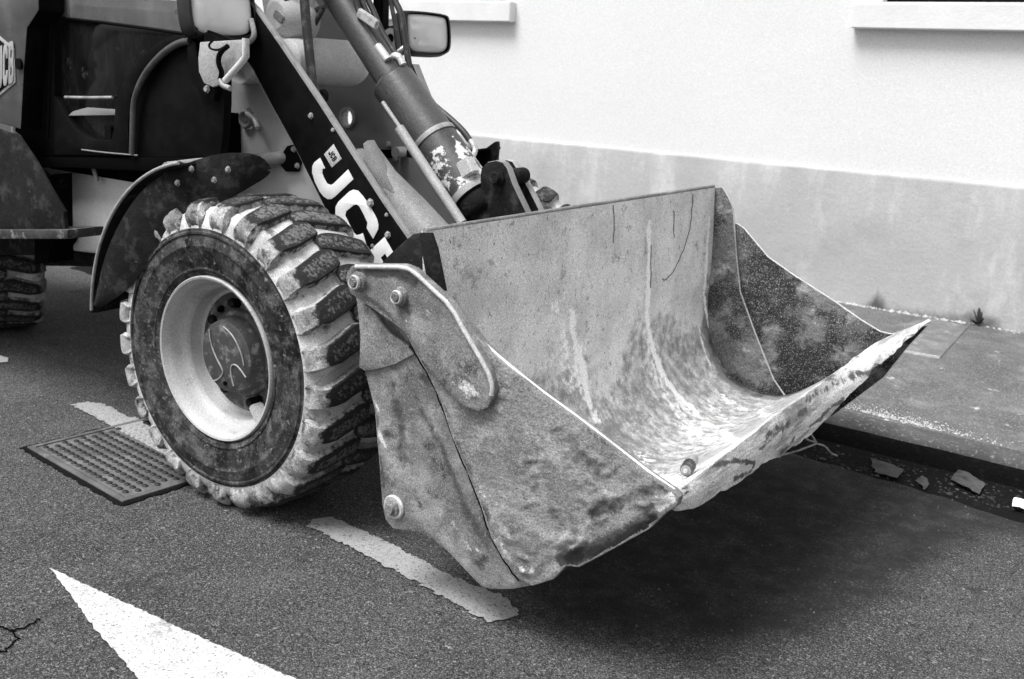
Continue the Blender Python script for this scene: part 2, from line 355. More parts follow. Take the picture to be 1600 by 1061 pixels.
ip = inpoly(RG[:, :, 0], RG[:, :, 1], SHADE_OUTLINE); dpd = dist_poly(RG[:, :, 0], RG[:, :, 1], SHADE_OUTLINE+[SHADE_OUTLINE[0]])
bucket_shade = np.where(ip, .5+dpd/.35, .5-dpd/.30); bucket_shade = np.clip(bucket_shade, 0, .82)  # bucket's shadow painted into the asphalt colour, reaching the black gutter
sheet('road', RG, A_ASPH, kind='structure', attrs={'bucket_shade': bucket_shade})
KY0, KY1 = 1.30, 1.42
# gutter strip, a sagging band of gutter black against the kerb, ragged on the road side
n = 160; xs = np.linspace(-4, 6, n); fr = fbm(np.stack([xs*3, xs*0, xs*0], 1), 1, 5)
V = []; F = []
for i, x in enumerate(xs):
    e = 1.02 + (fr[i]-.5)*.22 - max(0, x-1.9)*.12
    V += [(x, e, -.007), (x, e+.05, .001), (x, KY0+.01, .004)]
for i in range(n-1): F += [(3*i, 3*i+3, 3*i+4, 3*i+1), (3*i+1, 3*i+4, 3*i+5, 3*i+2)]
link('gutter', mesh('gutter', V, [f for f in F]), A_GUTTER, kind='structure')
def kerb_grid():
    prof = [(KY0-.002, -.05), (KY0, .03), (KY0+.006, .085), (KY0+.02, .108), (KY0+.045, .118), (KY1, .122), (KY1+.002, .05)]
    xs = np.linspace(-14, 14, 420); G = np.zeros((len(xs), len(prof), 3))
    for j, (y, z) in enumerate(prof):
        P_ = np.stack([xs, xs*0+j*.3, xs*0], 1); nz = fbm(P_, 9, 4, j)-.5
        G[:, j] = np.stack([xs, y + nz*.012*(j < 5), z + nz*.010*(j in (2, 3, 4))], 1)
    return G
kb = sheet('kerb', kerb_grid(), A_KERB, kind='structure', flip=False)
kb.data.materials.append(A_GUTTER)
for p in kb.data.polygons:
    if p.center.y < KY0+.012: p.material_index = 1  # lower kerb face takes the gutter's near-black tone
WY = 3.80
def pave_grid():
    xs = np.r_[-14, np.linspace(-4, 5, 120), 14]; ys = np.linspace(KY1, WY+.3, 30); X, Y = np.meshgrid(xs, ys, indexing='ij')
    Z = .121 + (Y-KY1)*.002 + (fbm(np.stack([X.ravel(), Y.ravel(), 0*X.ravel()], 1), 2.0, 3).reshape(X.shape)-.5)*.008
    Z[:, 0] = .118
    return np.stack([X, Y, Z], 2)
sheet('pavement', pave_grid(), A_PAVE, kind='structure')

def ragged(poly, amt, step=.012):
    out = []
    for a, b in zip(poly, poly[1:]+poly[:1]):
        L_ = math.hypot(b[0]-a[0], b[1]-a[1]); k = max(1, int(L_/step))
        for i in range(k):
            t = i/k; out.append((a[0]+(b[0]-a[0])*t + random.uniform(-amt, amt), a[1]+(b[1]-a[1])*t + random.uniform(-amt, amt)))
    return out
def marking(poly, label, amt=.005, pm=None):
    p = ragged(poly, amt); me = bpy.data.meshes.new('road_marking'); bm = bmesh.new()
    f = bm.faces.new([bm.verts.new((x, y, 0.002)) for x, y in p]); 
    if f.normal.z < 0: f.normal_flip()
    f.normal_update()
    if f.normal.z < 0: f.normal_flip()
    bmesh.ops.triangulate(bm, faces=bm.faces); bm.to_mesh(me); bm.free()
    link('road_marking', me, pm or A_PAINT, kind='structure', label=label)
marking([(0.36, -0.795), (0.343, -0.743), (0.375, -0.688), (0.631, -0.707), (0.938, -0.751), (1.168, -0.747), (1.197, -0.771), (1.25, -0.807), (1.205, -0.895), (1.142, -0.888), (0.893, -0.852), (0.62, -0.819)], 'white painted dash under the front corner of the bucket', .008, A_PAINTW)
marking([(-1.316, -0.621), (-1.29, -0.559), (-1.225, -0.522), (-0.954, -0.548), (-0.765, -0.557), (-0.366, -0.613), (-0.36, -0.739), (-0.597, -0.711), (-0.928, -0.665), (-1.09, -0.642)], 'white painted dash running across the access cover', .008, A_PAINTW)
marking([(-0.012, -1.503), (0.29, -1.484), (0.608, -1.463), (0.979, -1.434), (1.348, -1.413), (1.139, -1.738), (0.684, -1.681), (0.398, -1.616), (0.178, -1.554)], 'tip of a large white arrow painted on the asphalt', .003)
marking([(-2.442, -0.457), (-2.234, -0.436), (-2.162, -0.429), (-2.104, -0.468), (-2.119, -0.499), (-2.277, -0.544)], 'small white paint mark beside the rear wheel', .003)
# cracks in the asphalt
for pth in ([(0.17, -1.828), (0.185, -1.766), (0.229, -1.755), (0.243, -1.717), (0.232, -1.684)], [(0.229, -1.755), (0.288, -1.771), (0.306, -1.815), (0.311, -1.869), (0.343, -1.951)]):
    p = [(x+random.uniform(-.008, .008), y+random.uniform(-.008, .008), .0005) for x, y in chaikin(pth, 2)]
    tube('road_crack', p, .0022, A_DARK, seg=6, smooth=0, kind='structure')

# ---------------------------------------------------------------- rendered building
bld = empty('house', (0, WY, .12), label='white rendered house wall with a grey plinth and window sills behind the loader', cat='house')
PZ = 1.01
def wallsheet(name, z0, z1, yy, m, th, openings=()):
    """wall slab as columns around openings"""
    xs = sorted(set([-16, 9] + [v for o in openings for v in o[:2]])); bm = bmesh.new()
    def addb(x0, x1, a, b_):
        me = box_mesh((x0+x1)/2, yy+th/2, (a+b_)/2, x1-x0, th, b_-a, 0); bm.from_mesh(me); bpy.data.meshes.remove(me)
    for x0, x1 in zip(xs, xs[1:]):
        o = [q for q in openings if q[0] <= x0 and q[1] >= x1]
        if not o: addb(x0, x1, z0, z1)
        else: addb(x0, x1, z0, o[0][2]); addb(x0, x1, o[0][3], z1)
    bmesh.ops.remove_doubles(bm, verts=bm.verts, dist=1e-5)
    me = bpy.data.meshes.new(name); bm.to_mesh(me); bm.free()
    return me
ops = [(.74, 2.0, 2.078, 3.4), (-3.6, -2.18, 2.078, 3.4)]
o = link('wall', wallsheet('wall', PZ, 6.5, WY+.012, A_WALL, .35, ops), A_WALL, bld); o.location = (0, -WY, -.12)
def plinth():
    xs = np.linspace(-16, 9, 400); prof = [(0, .05), (0, .13), (0, .20), (0, .28), (-.002, .5), (0, PZ-.02), (.003, PZ-.005), (.012, PZ+.002), (.05, PZ+.004)]
    G = np.zeros((len(xs), len(prof), 3))
    for j, (dy, z) in enumerate(prof):
        nz = fbm(np.stack([xs, xs*0+j, xs*0], 1), 4, 4, j)-.5; G[:, j] = np.stack([xs, WY-.008+dy+nz*.006, z+nz*.006*(j > 4)], 1)
    return G
PG = plinth(); spl = np.zeros(PG.shape[:2]); spl[:, 0:4] = (1.0, .85, .55, .2)
spl *= (.35+1.1*fbm(PG.reshape(-1, 3)*np.array([1, 0, 0]), 1.3, 3, 5).reshape(spl.shape))
spl += np.exp(-((PG[:, :, 0]-.96)/.03)**2)*.62 + np.exp(-((PG[:, :, 0]-1.65)/.10)**2)*.25
o = sheet('plinth', PG, A_PLINTH, bld, attrs={'splash': spl}); o.location = (0, -WY, -.12)
for (x0, x1, wx0, wx1) in ((.585, 2.12, .74, 2.0), (-3.8, -2.09, -3.6, -2.18)):
    o = box('window_sill', ((x0+x1)/2, WY-.005, 1.988), (x1-x0, .13, .152), A_SILL, bld, .006); o.location = (0, -WY, -.12)
    f = plate('window', [(wx0, 2.066), (wx1, 2.066), (wx1, 3.4), (wx0, 3.4)], WY+.12, WY+.17, A_BLACK, bld, holes=[[(wx0+.05, 2.12), (wx1-.05, 2.12), (wx1-.05, 3.35), (wx0+.05, 3.35)]]); f.location = (0, -WY, -.12)
    box('pane', ((wx0+wx1)/2, WY+.146, 2.73), (wx1-wx0-.09, .008, 1.26), A_GLASS, f, 0)
# rest of the house block, closed behind
o = box('roof', (-3.5, WY+4.1, 6.6), (25.6, 8.6, .2), A_GREYD, bld, .02); o.location = (0, -WY, -.12)

# crumbled mortar where the wall meets the pavement
V = []; F = []
for i in range(900):
    x = random.uniform(-2.5, 3.2); y = WY-.012-abs(random.gauss(0, .022)); s = random.uniform(.004, .017)*(1 if random.random() > .1 else 1.7); z = .126
    b = len(V); a0 = random.random()*6
    for k in range(4): V.append((x+s*math.cos(a0+k*1.57)*random.uniform(.6, 1.3), y+s*math.sin(a0+k*1.57)*random.uniform(.4, .8), z-.004))
    V.append((x, y, z+s*random.uniform(.3, .8)))
    F += [(b+k, b+(k+1) % 4, b+4) for k in range(4)]
link('mortar_debris', mesh('mortar_debris', V, F, False), mat('mortar', .55, .9, layers=[(.3, 20, .55, .15, 5)]), kind='stuff')
V = []; F = []
for i in range(700):
    x = random.gauss(1.72, .16); y = 1.47+abs(random.gauss(0, .06)) - (x-1.6)*.05; s = random.uniform(.002, .007); z = .121; b = len(V); a0 = random.random()*6
    for k in range(4): V.append((x+s*math.cos(a0+k*1.57)*random.uniform(.6, 1.3), y+s*math.sin(a0+k*1.57), z-.002))
    V.append((x, y, z+s*random.uniform(.3, .8)))
    F += [(b+k, b+(k+1) % 4, b+4) for k in range(4)]
link('grit', mesh('grit', V, F, False), MATS['mortar'], kind='stuff')
V = []; F = []
for i in range(900):
    x = random.uniform(.6, 3.0); y = random.uniform(1.03, 1.28); s = random.uniform(.002, .008)*(2 if random.random() > .95 else 1); z = .004; b = len(V); a0 = random.random()*6
    for k in range(4): V.append((x+s*math.cos(a0+k*1.57)*random.uniform(.6, 1.6), y+s*math.sin(a0+k*1.57), z-.002))
    V.append((x, y, z+s*random.uniform(.2, .6)))
    F += [(b+k, b+(k+1) % 4, b+4) for k in range(4)]
link('gutter_debris', mesh('gutter_debris', V, F, False), mat('gutter litter bits', .03, .85, layers=[(.10, 9, .58, .1, 5), (.01, 14, .55, .1, 5)]), kind='stuff')
# loose stones on the road
V = []; F = []
for i in range(2600):
    x = random.uniform(-2.2, 2.8); y = random.uniform(-2.4, 1.1); s = random.uniform(.0015, .0045); b = len(V); a0 = random.random()*6
    for k in range(4): V.append((x+s*math.cos(a0+k*1.57)*random.uniform(.6, 1.3), y+s*math.sin(a0+k*1.57), -.003))
    V.append((x, y, s*random.uniform(.6, 1)))
    F += [(b+k, b+(k+1) % 4, b+4) for k in range(4)]
link('road_grit', mesh('road_grit', V, F, False), mat('loose chippings', .12, .8, layers=[(.05, 8, .5, .1, 4), (.25, 11, .62, .05, 4)]), kind='stuff')

# pavement slab cover
pc = [(1.27, 3.403), (1.346, 3.672), (1.59, 3.643), (1.626, 2.714), (1.411, 2.698)]
plate('pavement_slab', pc, .118, .142, mat('slab stone', .17, .85, layers=[(.12, 8, .5, .1, 8), (.26, 14, .6, .08, 9)]), edge=A_EDGE, axis='z', bevel=.004, label='square stone slab set in the pavement near the wall, behind the bucket tip', cat='slab')
MATS['kerb stone']
# weed
wd = empty('weed', (1.63, 3.76, .125), label='small dark weed growing at the foot of the wall', cat='weed')
for k in range(22):
    a0 = random.uniform(0, 6.28); ln = random.uniform(.05, .17); tilt = random.uniform(.1, .9); dx, dy = math.cos(a0)*math.sin(tilt), -abs(math.sin(a0)*math.sin(tilt))*.6
    pts = [(t*ln*dx, t*ln*dy, ln*t*math.cos(tilt)-.03*t*t) for t in np.linspace(0, 1, 6)]
    V = []; F = []
    for i, p in enumerate(pts):
        wdt = .011*math.sin(math.pi*(i/5*.85+.12)); sx, sy = -math.sin(a0)*wdt, math.cos(a0)*wdt
        V += [(p[0]-sx, p[1]-sy, p[2]), (p[0]+sx, p[1]+sy, p[2]+.002)]
    F = [(2*i, 2*i+1, 2*i+3, 2*i+2) for i in range(5)]
    link('leaf', mesh('leaf', V, F), A_LEAF, wd)

# ---------------------------------------------------------------- access cover in the road
gx0, gx1, gy0, gy1 = -.955, -.275, -1.075, -.60
cov = empty('access_cover', ((gx0+gx1)/2, (gy0+gy1)/2, 0), label='rectangular studded iron access cover in the asphalt beside the front wheel', cat='access cover')
cl = (-(gx0+gx1)/2, -(gy0+gy1)/2, 0)
GC = [(-0.949, -1.022), (-0.28, -1.085), (-0.228, -1.025), (-0.253, -0.417), (-0.945, -0.484), (-0.987, -0.71)]
ctr = ((gx0+gx1)/2, (gy0+gy1)/2)
A0 = Vector((-.968, -1.022)); U_ = Vector((-.256, -1.085)) - A0; ul = U_.length; U_ = U_/ul; V_ = Vector((-U_.y, U_.x)); vl = .60
def gp(u, v): q = A0 + U_*u + V_*v; return (q.x-ctr[0], q.y-ctr[1])
fr_ = [gp(0, 0), gp(ul, 0), gp(ul, vl), gp(0, vl)]
inn = [gp(.022, .022), gp(ul-.022, .022), gp(ul-.022, vl-.022), gp(.022, vl-.022)]
gap = [gp(-.02, -.02), gp(ul+.02, -.02), gp(ul+.02, vl+.02), gp(-.02, vl+.02)]
plate('surround', ragged(gap, .006), -.01, .0015, A_GUTTER, cov, axis='z', bevel=.0005)
plate('frame', fr_, -.01, .007, A_IRON, cov, holes=[inn], axis='z', bevel=.002)
lid = [gp(.027, .027), gp(ul-.027, .027), gp(ul-.027, vl-.027), gp(.027, vl-.027)]
plate('lid', lid, -.01, .0045, A_IRON, cov, axis='z', bevel=.002)
pp = [(x-ctr[0], y-ctr[1]) for x, y in [(-0.979, -0.66), (-0.982, -0.597), (-0.963, -0.535), (-0.726, -0.585), (-0.474, -0.666), (-0.351, -0.725), (-0.371, -0.751), (-0.493, -0.721), (-0.601, -0.707), (-0.786, -0.681)]]
plate('paint_patch', ragged(pp, .005), .0046, .0056, A_PAINTW, cov, axis='z', bevel=.0002)
stm = lathe_mesh([(0, .006), (.008, .006), (.0125, .0035), (.0135, 0)], 12, (0, 0, 0), (0, 0, 1))
stp = stm.copy(); stm.materials.append(A_STUD); stp.materials.append(A_PAINTW)
nu, nv = 17, 14
for i in range(nu):
    for j in range(nv):
        u = .05 + (ul-.10)*(i+.5*(j % 2))/(nu-.5); v = .05 + (vl-.10)*j/(nv-1); p = gp(u, v)
        s = link('stud', stp if inpoly(np.array([p[0]]), np.array([p[1]]), pp)[0] else stm, None, cov); s.location = (p[0], p[1], .0042); s.rotation_euler = (0, 0, 0); s.scale = (1.1, .8, 1)
p = gp(.06, .49); lathe('lifting_hole', [(0, .0062), (.024, .0062), (.026, .0045)], A_DARK, cov, seg=16, origin=(p[0], p[1], 0), axis=(0, 0, 1))
# ---------------------------------------------------------------- wheel loader
LD = empty('wheel_loader', (0, 0, 0), label='dirty wheel loader with a black arm lettered JCB and a raised clam bucket', cat='wheel loader')
WR, WW = .54, .40
NL = 25
def lug_mesh():
    # stations from the sidewall over the shoulder to the centre of the tread; y measured from the outer side
    st = [(-.002, .458, .0, .6), (-.009, .472, .0, .85), (-.010, .497, .003, 1.0), (.004, .520, .006, .92), (.022, .534, .010, .86), (.050, .541, .018, .94), (.085, .5435, .034, 1.06), (.120, .545, .058, 1.1), (.155, .545, .078, 1.12), (.185, .544, .088, 1.0), (.205, .542, .091, .80), (.217, .536, .092, .52), (.223, .522, .092, .35)]
    V = []; F = []; W_ = []
    for si, (y, rt_, off, wd_) in enumerate(st):
        base_r = .44 if si < 2 else min(rt_-.008, .50)
        if si < 2: by = y+.02
        else: by = y + (.014 if si < 4 else 0)
        hw_t, hw_b = .037*wd_, .051*wd_
        for (s_, rr, yy, we) in ((-hw_b, base_r, by, 0), (-hw_t*1.15, rt_-.012, y, .1), (-hw_t, rt_-.001, y, .6), (-hw_t*.45, rt_, y, 1), (0, rt_+.001, y, 1), (hw_t*.45, rt_, y, 1), (hw_t, rt_-.001, y, .6), (hw_t*1.15, rt_-.012, y, .1), (hw_b, base_r, by, 0)):
            a_ = off + s_/ .54*.95
            V.append((rr*math.cos(a_), yy, rr*math.sin(a_))); W_.append(we*float(sstep(.008, .045, y)) if si < 12 else 0)
    n_ = 9
    for i in range(len(st)-1):
        for j in range(n_-1): F.append((i*n_+j, i*n_+j+1, (i+1)*n_+j+1, (i+1)*n_+j))
    F.append(tuple(range(n_))[::-1]); F.append(tuple((len(st)-1)*n_+j for j in range(n_)))
    V = np.array(V); nn = fbm(V, 28, 3)-.5; rad = V.copy(); rad[:, 1] = 0; rad /= np.linalg.norm(rad, axis=1, keepdims=True)
    V = V + rad*nn[:, None]*.008 + (fbm(V+5, 30, 2)-.5)[:, None]*np.array([.004, .010, .004])
    me = mesh('tread_lug', V, F, True, {'wear': W_})
    bm = bmesh.new(); bm.from_mesh(me); bmesh.ops.recalc_face_normals(bm, faces=bm.faces)
    bmesh.ops.subdivide_edges(bm, edges=bm.edges[:], cuts=1, use_grid_fill=True, smooth=.25)
    bm.to_mesh(me); bm.free(); autosmooth(me, 38); me.materials.append(A_TOP); return me
LUG = lug_mesh()
LUGM = LUG.copy(); 
def mirror_y(me, c):
    bm = bmesh.new(); bm.from_mesh(me)
    for v in bm.verts: v.co.y = c - v.co.y
    bmesh.ops.reverse_faces(bm, faces=bm.faces); bm.to_mesh(me); bm.free()
mirror_y(LUGM, WW)
def tyre_mesh():
    half = [(.286, .028), (.292, .012), (.302, .004), (.306, .003), (.309, -.001), (.313, -.001), (.316, .002), (.326, .0), (.36, -.007), (.385, -.009), (.388, -.011), (.392, -.011), (.395, -.009), (.415, -.008), (.426, -.005), (.430, -.010), (.436, -.010), (.440, -.004), (.448, -.003), (.462, -.001), (.482, .006), (.500, .020), (.512, .045), (.517, .09), (.519, .15), (.519, .20)]
    full = half + [(r_, WW-h) for r_, h in half[::-1][1:]]
    side = [1 if r_ < .45 else 0 for r_, h in full]
    me = lathe_mesh(full, 160, (0, 0, 0), (0, 1, 0), {'wear': [0.]*len(full)})
    me.materials.append(A_RUB); me.materials.append(A_TREAD)
    for p in me.polygons:
        c = p.center; p.material_index = 0 if math.hypot(c.x, c.z) < .449 else 1
    # damp wobble of dried mud between the lugs
    n_ = len(me.vertices); co = np.empty(n_*3); me.vertices.foreach_get('co', co); co = co.reshape(-1, 3); rr = np.hypot(co[:, 0], co[:, 2])
    d = (fbm(co, 16, 4)-.45)*.020*sstep(.455, .49, rr); co[:, 0] *= 1+d/rr; co[:, 2] *= 1+d/rr; me.vertices.foreach_set('co', co.ravel()); me.update()
    return me
TYRE = tyre_mesh()
RIMP = [(.262, .05), (.284, .030), (.2885, .022), (.2885, .008), (.284, .002), (.277, .004), (.272, .014), (.266, .024), (.262, .034), (.258, .052), (.252, .070), (.246, .078), (.236, .090), (.2345, .100), (.232, .125), (.226, .135), (.214, .139), (.19, .138), (.16, .136), (.12, .136), (.0, .136)]
RIM = lathe_mesh(RIMP, 96); RIM.materials.append(A_RIM); RIM.materials.append(A_HUB)
for p in RIM.polygons: p.material_index = 1 if math.hypot(p.center.x, p.center.z) < .205 else 0
INNER = lathe_mesh([(.288, WW), (.25, WW-.03), (.24, .2), (.2, .16), (0, .16)], 48); INNER.materials.append(A_HUB)
HUB = lathe_mesh([(.155, .137), (.155, .125), (.150, .118), (.136, .115), (.128, .08), (.125, .062), (.118, .057), (.06, .055), (0, .055)], 64); HUB.materials.append(A_HUB)
NUT = lathe_mesh([(0, .0), (.016, 0), (.016, -.018), (.011, -.022), (0, -.022)], 6); NUT.materials.append(A_DIRTY)
def wheel(c, flip=False, phase=0., detail=True, yaw_=0.):
    we = empty('wheel', c, LD)
    def ch(name, me, rot=0., parent=we):
        o_ = link(name, me, None, parent); o_.rotation_euler = (0, rot, 0); return o_
    we.rotation_euler = (0, 0, (math.pi if flip else 0)+yaw_)
    t_ = ch('tyre', TYRE); r_ = ch('rim', RIM); ch('rim_barrel', INNER); h_ = ch('hub_cap', HUB)
    for o_ in (t_, r_, h_): o_.location = (0, 0, 0)
    for k in range(NL):
        ch('tread_lug', LUG, phase + 2*math.pi*k/NL); ch('tread_lug', LUGM, phase + 2*math.pi*(k+.5)/NL)
    if detail:
        for k in range(8):
            a_ = 2*math.pi*(k+.3)/8; o_ = ch('wheel_nut', NUT); o_.location = (.178*math.cos(a_), .137, .178*math.sin(a_))
    return we
W1 = wheel((0, -.887, .535), phase=.05)
wheel((0, .887, .535), flip=True, phase=.02)
wheel((-2.90, -.30, .535), phase=.11, detail=False, yaw_=R(-24))
wheel((-2.18, 1.32, .535), flip=True, detail=False, yaw_=R(-24))
# swirl cast into the hub cap, balance block on the rim
def hubpt(x, z, y=.053): return (x, y, z)
for pth in ([hubpt(-.075, .085), hubpt(-.072, .04), hubpt(-.045, -.01), hubpt(-.012, -.045), hubpt(-.008, -.06), hubpt(-.03, -.085), hubpt(-.06, -.10)],
            [hubpt(.045, -.095), hubpt(.03, -.05), hubpt(.035, -.02), hubpt(.06, -.015), hubpt(.085, -.03), hubpt(.108, -.05)],
            [hubpt(0, .108), hubpt(.05, .085), hubpt(.09, .03), hubpt(.10, -.01)]):
    tube('casting_ridge', pth, .0028, A_ROD, W1, seg=6)
tube('drain_plug', [(-.0, .05, -.095), (-.0, .062, -.095)], .008, A_DARK, W1, smooth=0)
box('balance_block', (.125, .096, -.185), (.07, .05, .03), A_RIM, W1, .006, Matrix.Rotation(.9, 3, 'Y'))
for a_, s_ in ((100, .03), (62, .034), (128, .02), (-65, .03)):
    p = (.175*math.cos(R(a_)), .134, .175*math.sin(R(a_)))
    box('drive_lug', p, (s_*1.5, .03, s_), A_DARK, W1, .006, Matrix.Rotation(-R(a_)+math.pi/2, 3, 'Y'))

# axle and chassis
tube('axle', [(0, -.72, .535), (0, -.3, .535), (0, .3, .535), (0, .72, .535)], .085, A_DIRTY, LD, seg=16, smooth=0)
tube('axle', [(-2.82, -.12, .535), (-2.26, 1.14, .535)], .085, A_DIRTY, LD, seg=16, smooth=0)
plate('front_frame', [(-0.654, 1.648), (-0.621, 1.503), (-0.619, 1.356), (-0.615, 1.243), (-0.639, 1.139), (-0.708, 1.089), (-1.052, 0.953), (-1.262, 0.583), (-0.373, 0.586), (0.248, 0.692), (0.118, 0.841), (-0.015, 0.992), (-0.184, 1.286), (-0.32, 1.514), (-0.423, 1.698)], -.31, -.27, mat('frame paint', .74, .6, layers=[(.62, 3, .5, .2, 6), (.3, 20, .70, .05, 9)]), LD, bevel=.004,
      holes=[[(-.463+.028*math.cos(t), 1.300+.042*math.sin(t)) for t in np.linspace(0, 2*math.pi, 20, endpoint=False)]])
plate('front_frame', [(-.6, .4), (.3, .4), (.25, .75), (-.1, .95), (-.6, .95)], .27, .31, A_GREYL, LD, bevel=.004)
lathe('pivot_bush', [(.024, 0), (.034, 0), (.036, -.012), (.030, -.02), (.024, -.018), (.022, .02)], A_ROD, LD, seg=24, origin=(-.463, -.315, 1.30))
tube('lock_pin', [(-0.449, -0.33, 1.322), (-0.394, -0.34, 1.306), (-0.368, -0.35, 1.274)], .011, A_METAL, LD, seg=10)
plate('tank', [(-1.364, 1.048), (-1.395, 0.669), (-1.012, 0.696), (-0.59, 0.757), (-0.462, 1.029), (-0.457, 1.151), (-1.295, 1.076)], -.52, .34, A_GREYL, LD, bevel=.02)
tube('pipe_bracket', [(-1.333, -0.55, 1.075), (-1.225, -0.55, 1.084), (-1.156, -0.55, 1.088), (-1.124, -0.55, 1.007)], .009, A_GREY, LD, seg=8, smooth=1)
tube('drive_shaft', [(-2.392, -0.1, 0.472), (-1.811, -0.1, 0.555), (-1.396, -0.1, 0.614), (-0.596, -0.1, 0.601)], .07, A_DIRTY, LD, seg=16, smooth=0)

# mudguard over each front wheel
def mudguard(s):
    cz = .54; r_ = .658; na = 40; nw = 12
    A_ = np.radians(np.linspace(100, 176, na)); G = np.zeros((na, nw, 3))
    for i, a_ in enumerate(A_):
        taper = 1.; t2 = float(sstep(math.radians(176), math.radians(168), a_))
        y0 = -.905 + .05*(1-taper); y1 = -.66 - .06*(1-taper)
        for j in range(nw):
            v = j/(nw-1); y = y0+(y1-y0)*v; rr = r_ - .012*(1-math.sin(math.pi*v)) + (.01 if j == 0 else 0) + .004*math.sin(a_*9+v*3)
            G[i, j] = (rr*math.cos(a_), s*-y if s > 0 else y, cz+rr*math.sin(a_))
    if s > 0: G[:, :, 1] = np.abs(G[:, :, 1])
    return G
for s in (-1, 1):
    mg = sheet('mudguard', mudguard(s), A_DIRTY, LD, .008)
    # side skirt hanging from the outer edge, with a rounded front tongue
    up_ = [(-0.627, -0.905, 0.628), (-0.536, -0.905, 0.846), (-0.363, -0.9, 1.049), (-0.233, -0.88, 1.139), (-0.131, -0.84, 1.189), (-0.062, -0.79, 1.217), (-0.013, -0.75, 1.226), (0.03, -0.7, 1.221), (0.046, -0.67, 1.196), (0.047, -0.66, 1.172)]
    lo_ = [(-0.596, -0.905, 0.623), (-0.434, -0.9, 0.705), (-0.291, -0.89, 0.852), (-0.189, -0.87, 0.964), (-0.119, -0.83, 1.019), (-0.052, -0.79, 1.054), (-0.011, -0.75, 1.088), (0.005, -0.7, 1.118), (0.032, -0.67, 1.143), (0.044, -0.66, 1.165)]
    ua, _ = profile_pts(chaikin(up_, 2), 60); la, _ = profile_pts(chaikin(lo_, 2), 60); G = np.zeros((60, 12, 3))
    for j in range(12):
        t = j/11; G[:, j] = ua*(1-t)+la*t; G[:, j, 1] -= .012*math.sin(math.pi*t)
    G[:, :, 1] *= -s
    sheet('skirt', G, A_DIRTY, mg, .006)
    if s < 0:
        tube('rolled_edge', [(.658*math.cos(R(a_)), -.907, .54+.658*math.sin(R(a_))) for a_ in range(100, 176, 3)], .006, A_ROD, mg, seg=8, smooth=0)
        for p in [(-0.107, -0.86, 1.167), (0.003, -0.8, 1.173), (-0.038, -0.825, 1.136), (-0.15, -0.885, 1.118)]: bolt(mg, p, .009, A_STEELR)
tube('guard_stay', [(-0.235, -0.86, 1.155), (-0.287, -0.72, 1.155), (-0.348, -0.5, 1.153), (-0.237, -0.3, 1.174)], .024, A_ROD, LD, seg=14, smooth=0)
plate('stay_flange', [(-0.225, 1.217), (-0.198, 1.224), (-0.177, 1.207), (-0.164, 1.158), (-0.178, 1.125), (-0.233, 1.12), (-0.261, 1.142), (-0.247, 1.191)], -.335, -.31, A_BLACK, LD, bevel=.004)
for p in [(-0.182, -0.338, 1.209), (-0.162, -0.338, 1.149)]: bolt(LD, tuple(p), .009, A_ROD)
tube('guard_stay', [(-.237, .3, 1.17), (-.237, .86, 1.17)], .024, A_ROD, LD, seg=14, smooth=0)

# cab: floor pan, side, glazing
def XZp(pts_, y0, y1, m, name, **kw): return plate(name, pts_, y0, y1, m, kw.pop('parent', LD), **kw)
cab = empty('cab', (-1.0, 0, 1.05), LD)
def cp(name, pts_, y0, y1, m, **kw):
    o_ = plate(name, [(x+1.0, z-1.05) for x, z in pts_], y0, y1, m, cab, **kw); return o_
CZ = 2.55
cabout = [(-0.264, 1.593), (-0.272, 1.374), (-0.282, 1.272), (-0.303, 1.177), (-0.8, 1.118), (-1.5, 1.08)]
o = box('cab_body', (0-.02, -.32, .12), (1.02, .42, .30), A_DARK, cab, .01)
o = box('roof_panel', (-.05, 0, 1.55), (1.3, 1.2, .12), A_GREY, cab, .04)
for sx in (-.62, .45):
    for sy in (-.54, .54):
        if (sx, sy) != (.45, -.54): box('pillar', (sx, sy, .78), (.06, .06, 1.5), A_BLACK, cab, .01)
cp('rear_pillar', [(-1.515, 1.584), (-1.417, 1.741), (-1.271, 2.847), (-1.139, 2.827), (-1.261, 1.741), (-1.255, 1.57), (-1.31, 1.097), (-1.465, 1.084), (-1.535, 1.154), (-1.601, 1.176), (-1.549, 1.407)], -.62, -.54, A_BLACK)
tube('door_seal', [(x+1.0, -.622, z-1.05) for x, z in [(-1.229, 1.953), (-1.263, 1.642), (-1.3, 1.417), (-1.344, 1.169)]], .005, A_BLACK, cab, seg=8, smooth=0)
cp('door_glass', [(-1.235, 1.649), (-0.432, 1.6), (-0.573, 1.559), (-0.716, 1.471), (-0.82, 1.367), (-0.876, 1.179), (-1.101, 1.161), (-1.218, 1.243), (-1.27, 1.342)], -.594, -.586, A_GLASS, bevel=.001)
cp('upper_glass', [(-1.107, 2.826), (-1.243, 1.652), (-0.421, 1.602), (-0.368, 1.595), (-0.423, 1.763), (-0.473, 2.73)], -.600, -.592, A_SKYGLASS, bevel=.001)
tube('glass_joint', [(x+1.0, -.602, z-1.05) for x, z in [(-1.228, 1.649), (-0.953, 1.636), (-0.676, 1.619), (-0.412, 1.6)]], .006, A_BLACK, cab, seg=8, smooth=0)
cp('door_frame', [(-0.419, 1.598), (-0.384, 1.585), (-0.427, 1.575), (-0.561, 1.531), (-0.68, 1.458), (-0.757, 1.37), (-0.784, 1.272), (-0.795, 1.142), (-1.31, 1.097), (-1.282, 1.342), (-1.247, 1.323), (-1.208, 1.269), (-1.133, 1.216), (-1.039, 1.187), (-0.902, 1.193), (-0.881, 1.241), (-0.865, 1.328), (-0.809, 1.42), (-0.707, 1.508), (-0.588, 1.571), (-0.491, 1.598)], -.625, -.585, A_BLACK, bevel=.006)
mat('moulding', .045, .45, layers=[(.08, 12, .58, .12, 7), (.2, 40, .72, .04, 6)], spec=.6)
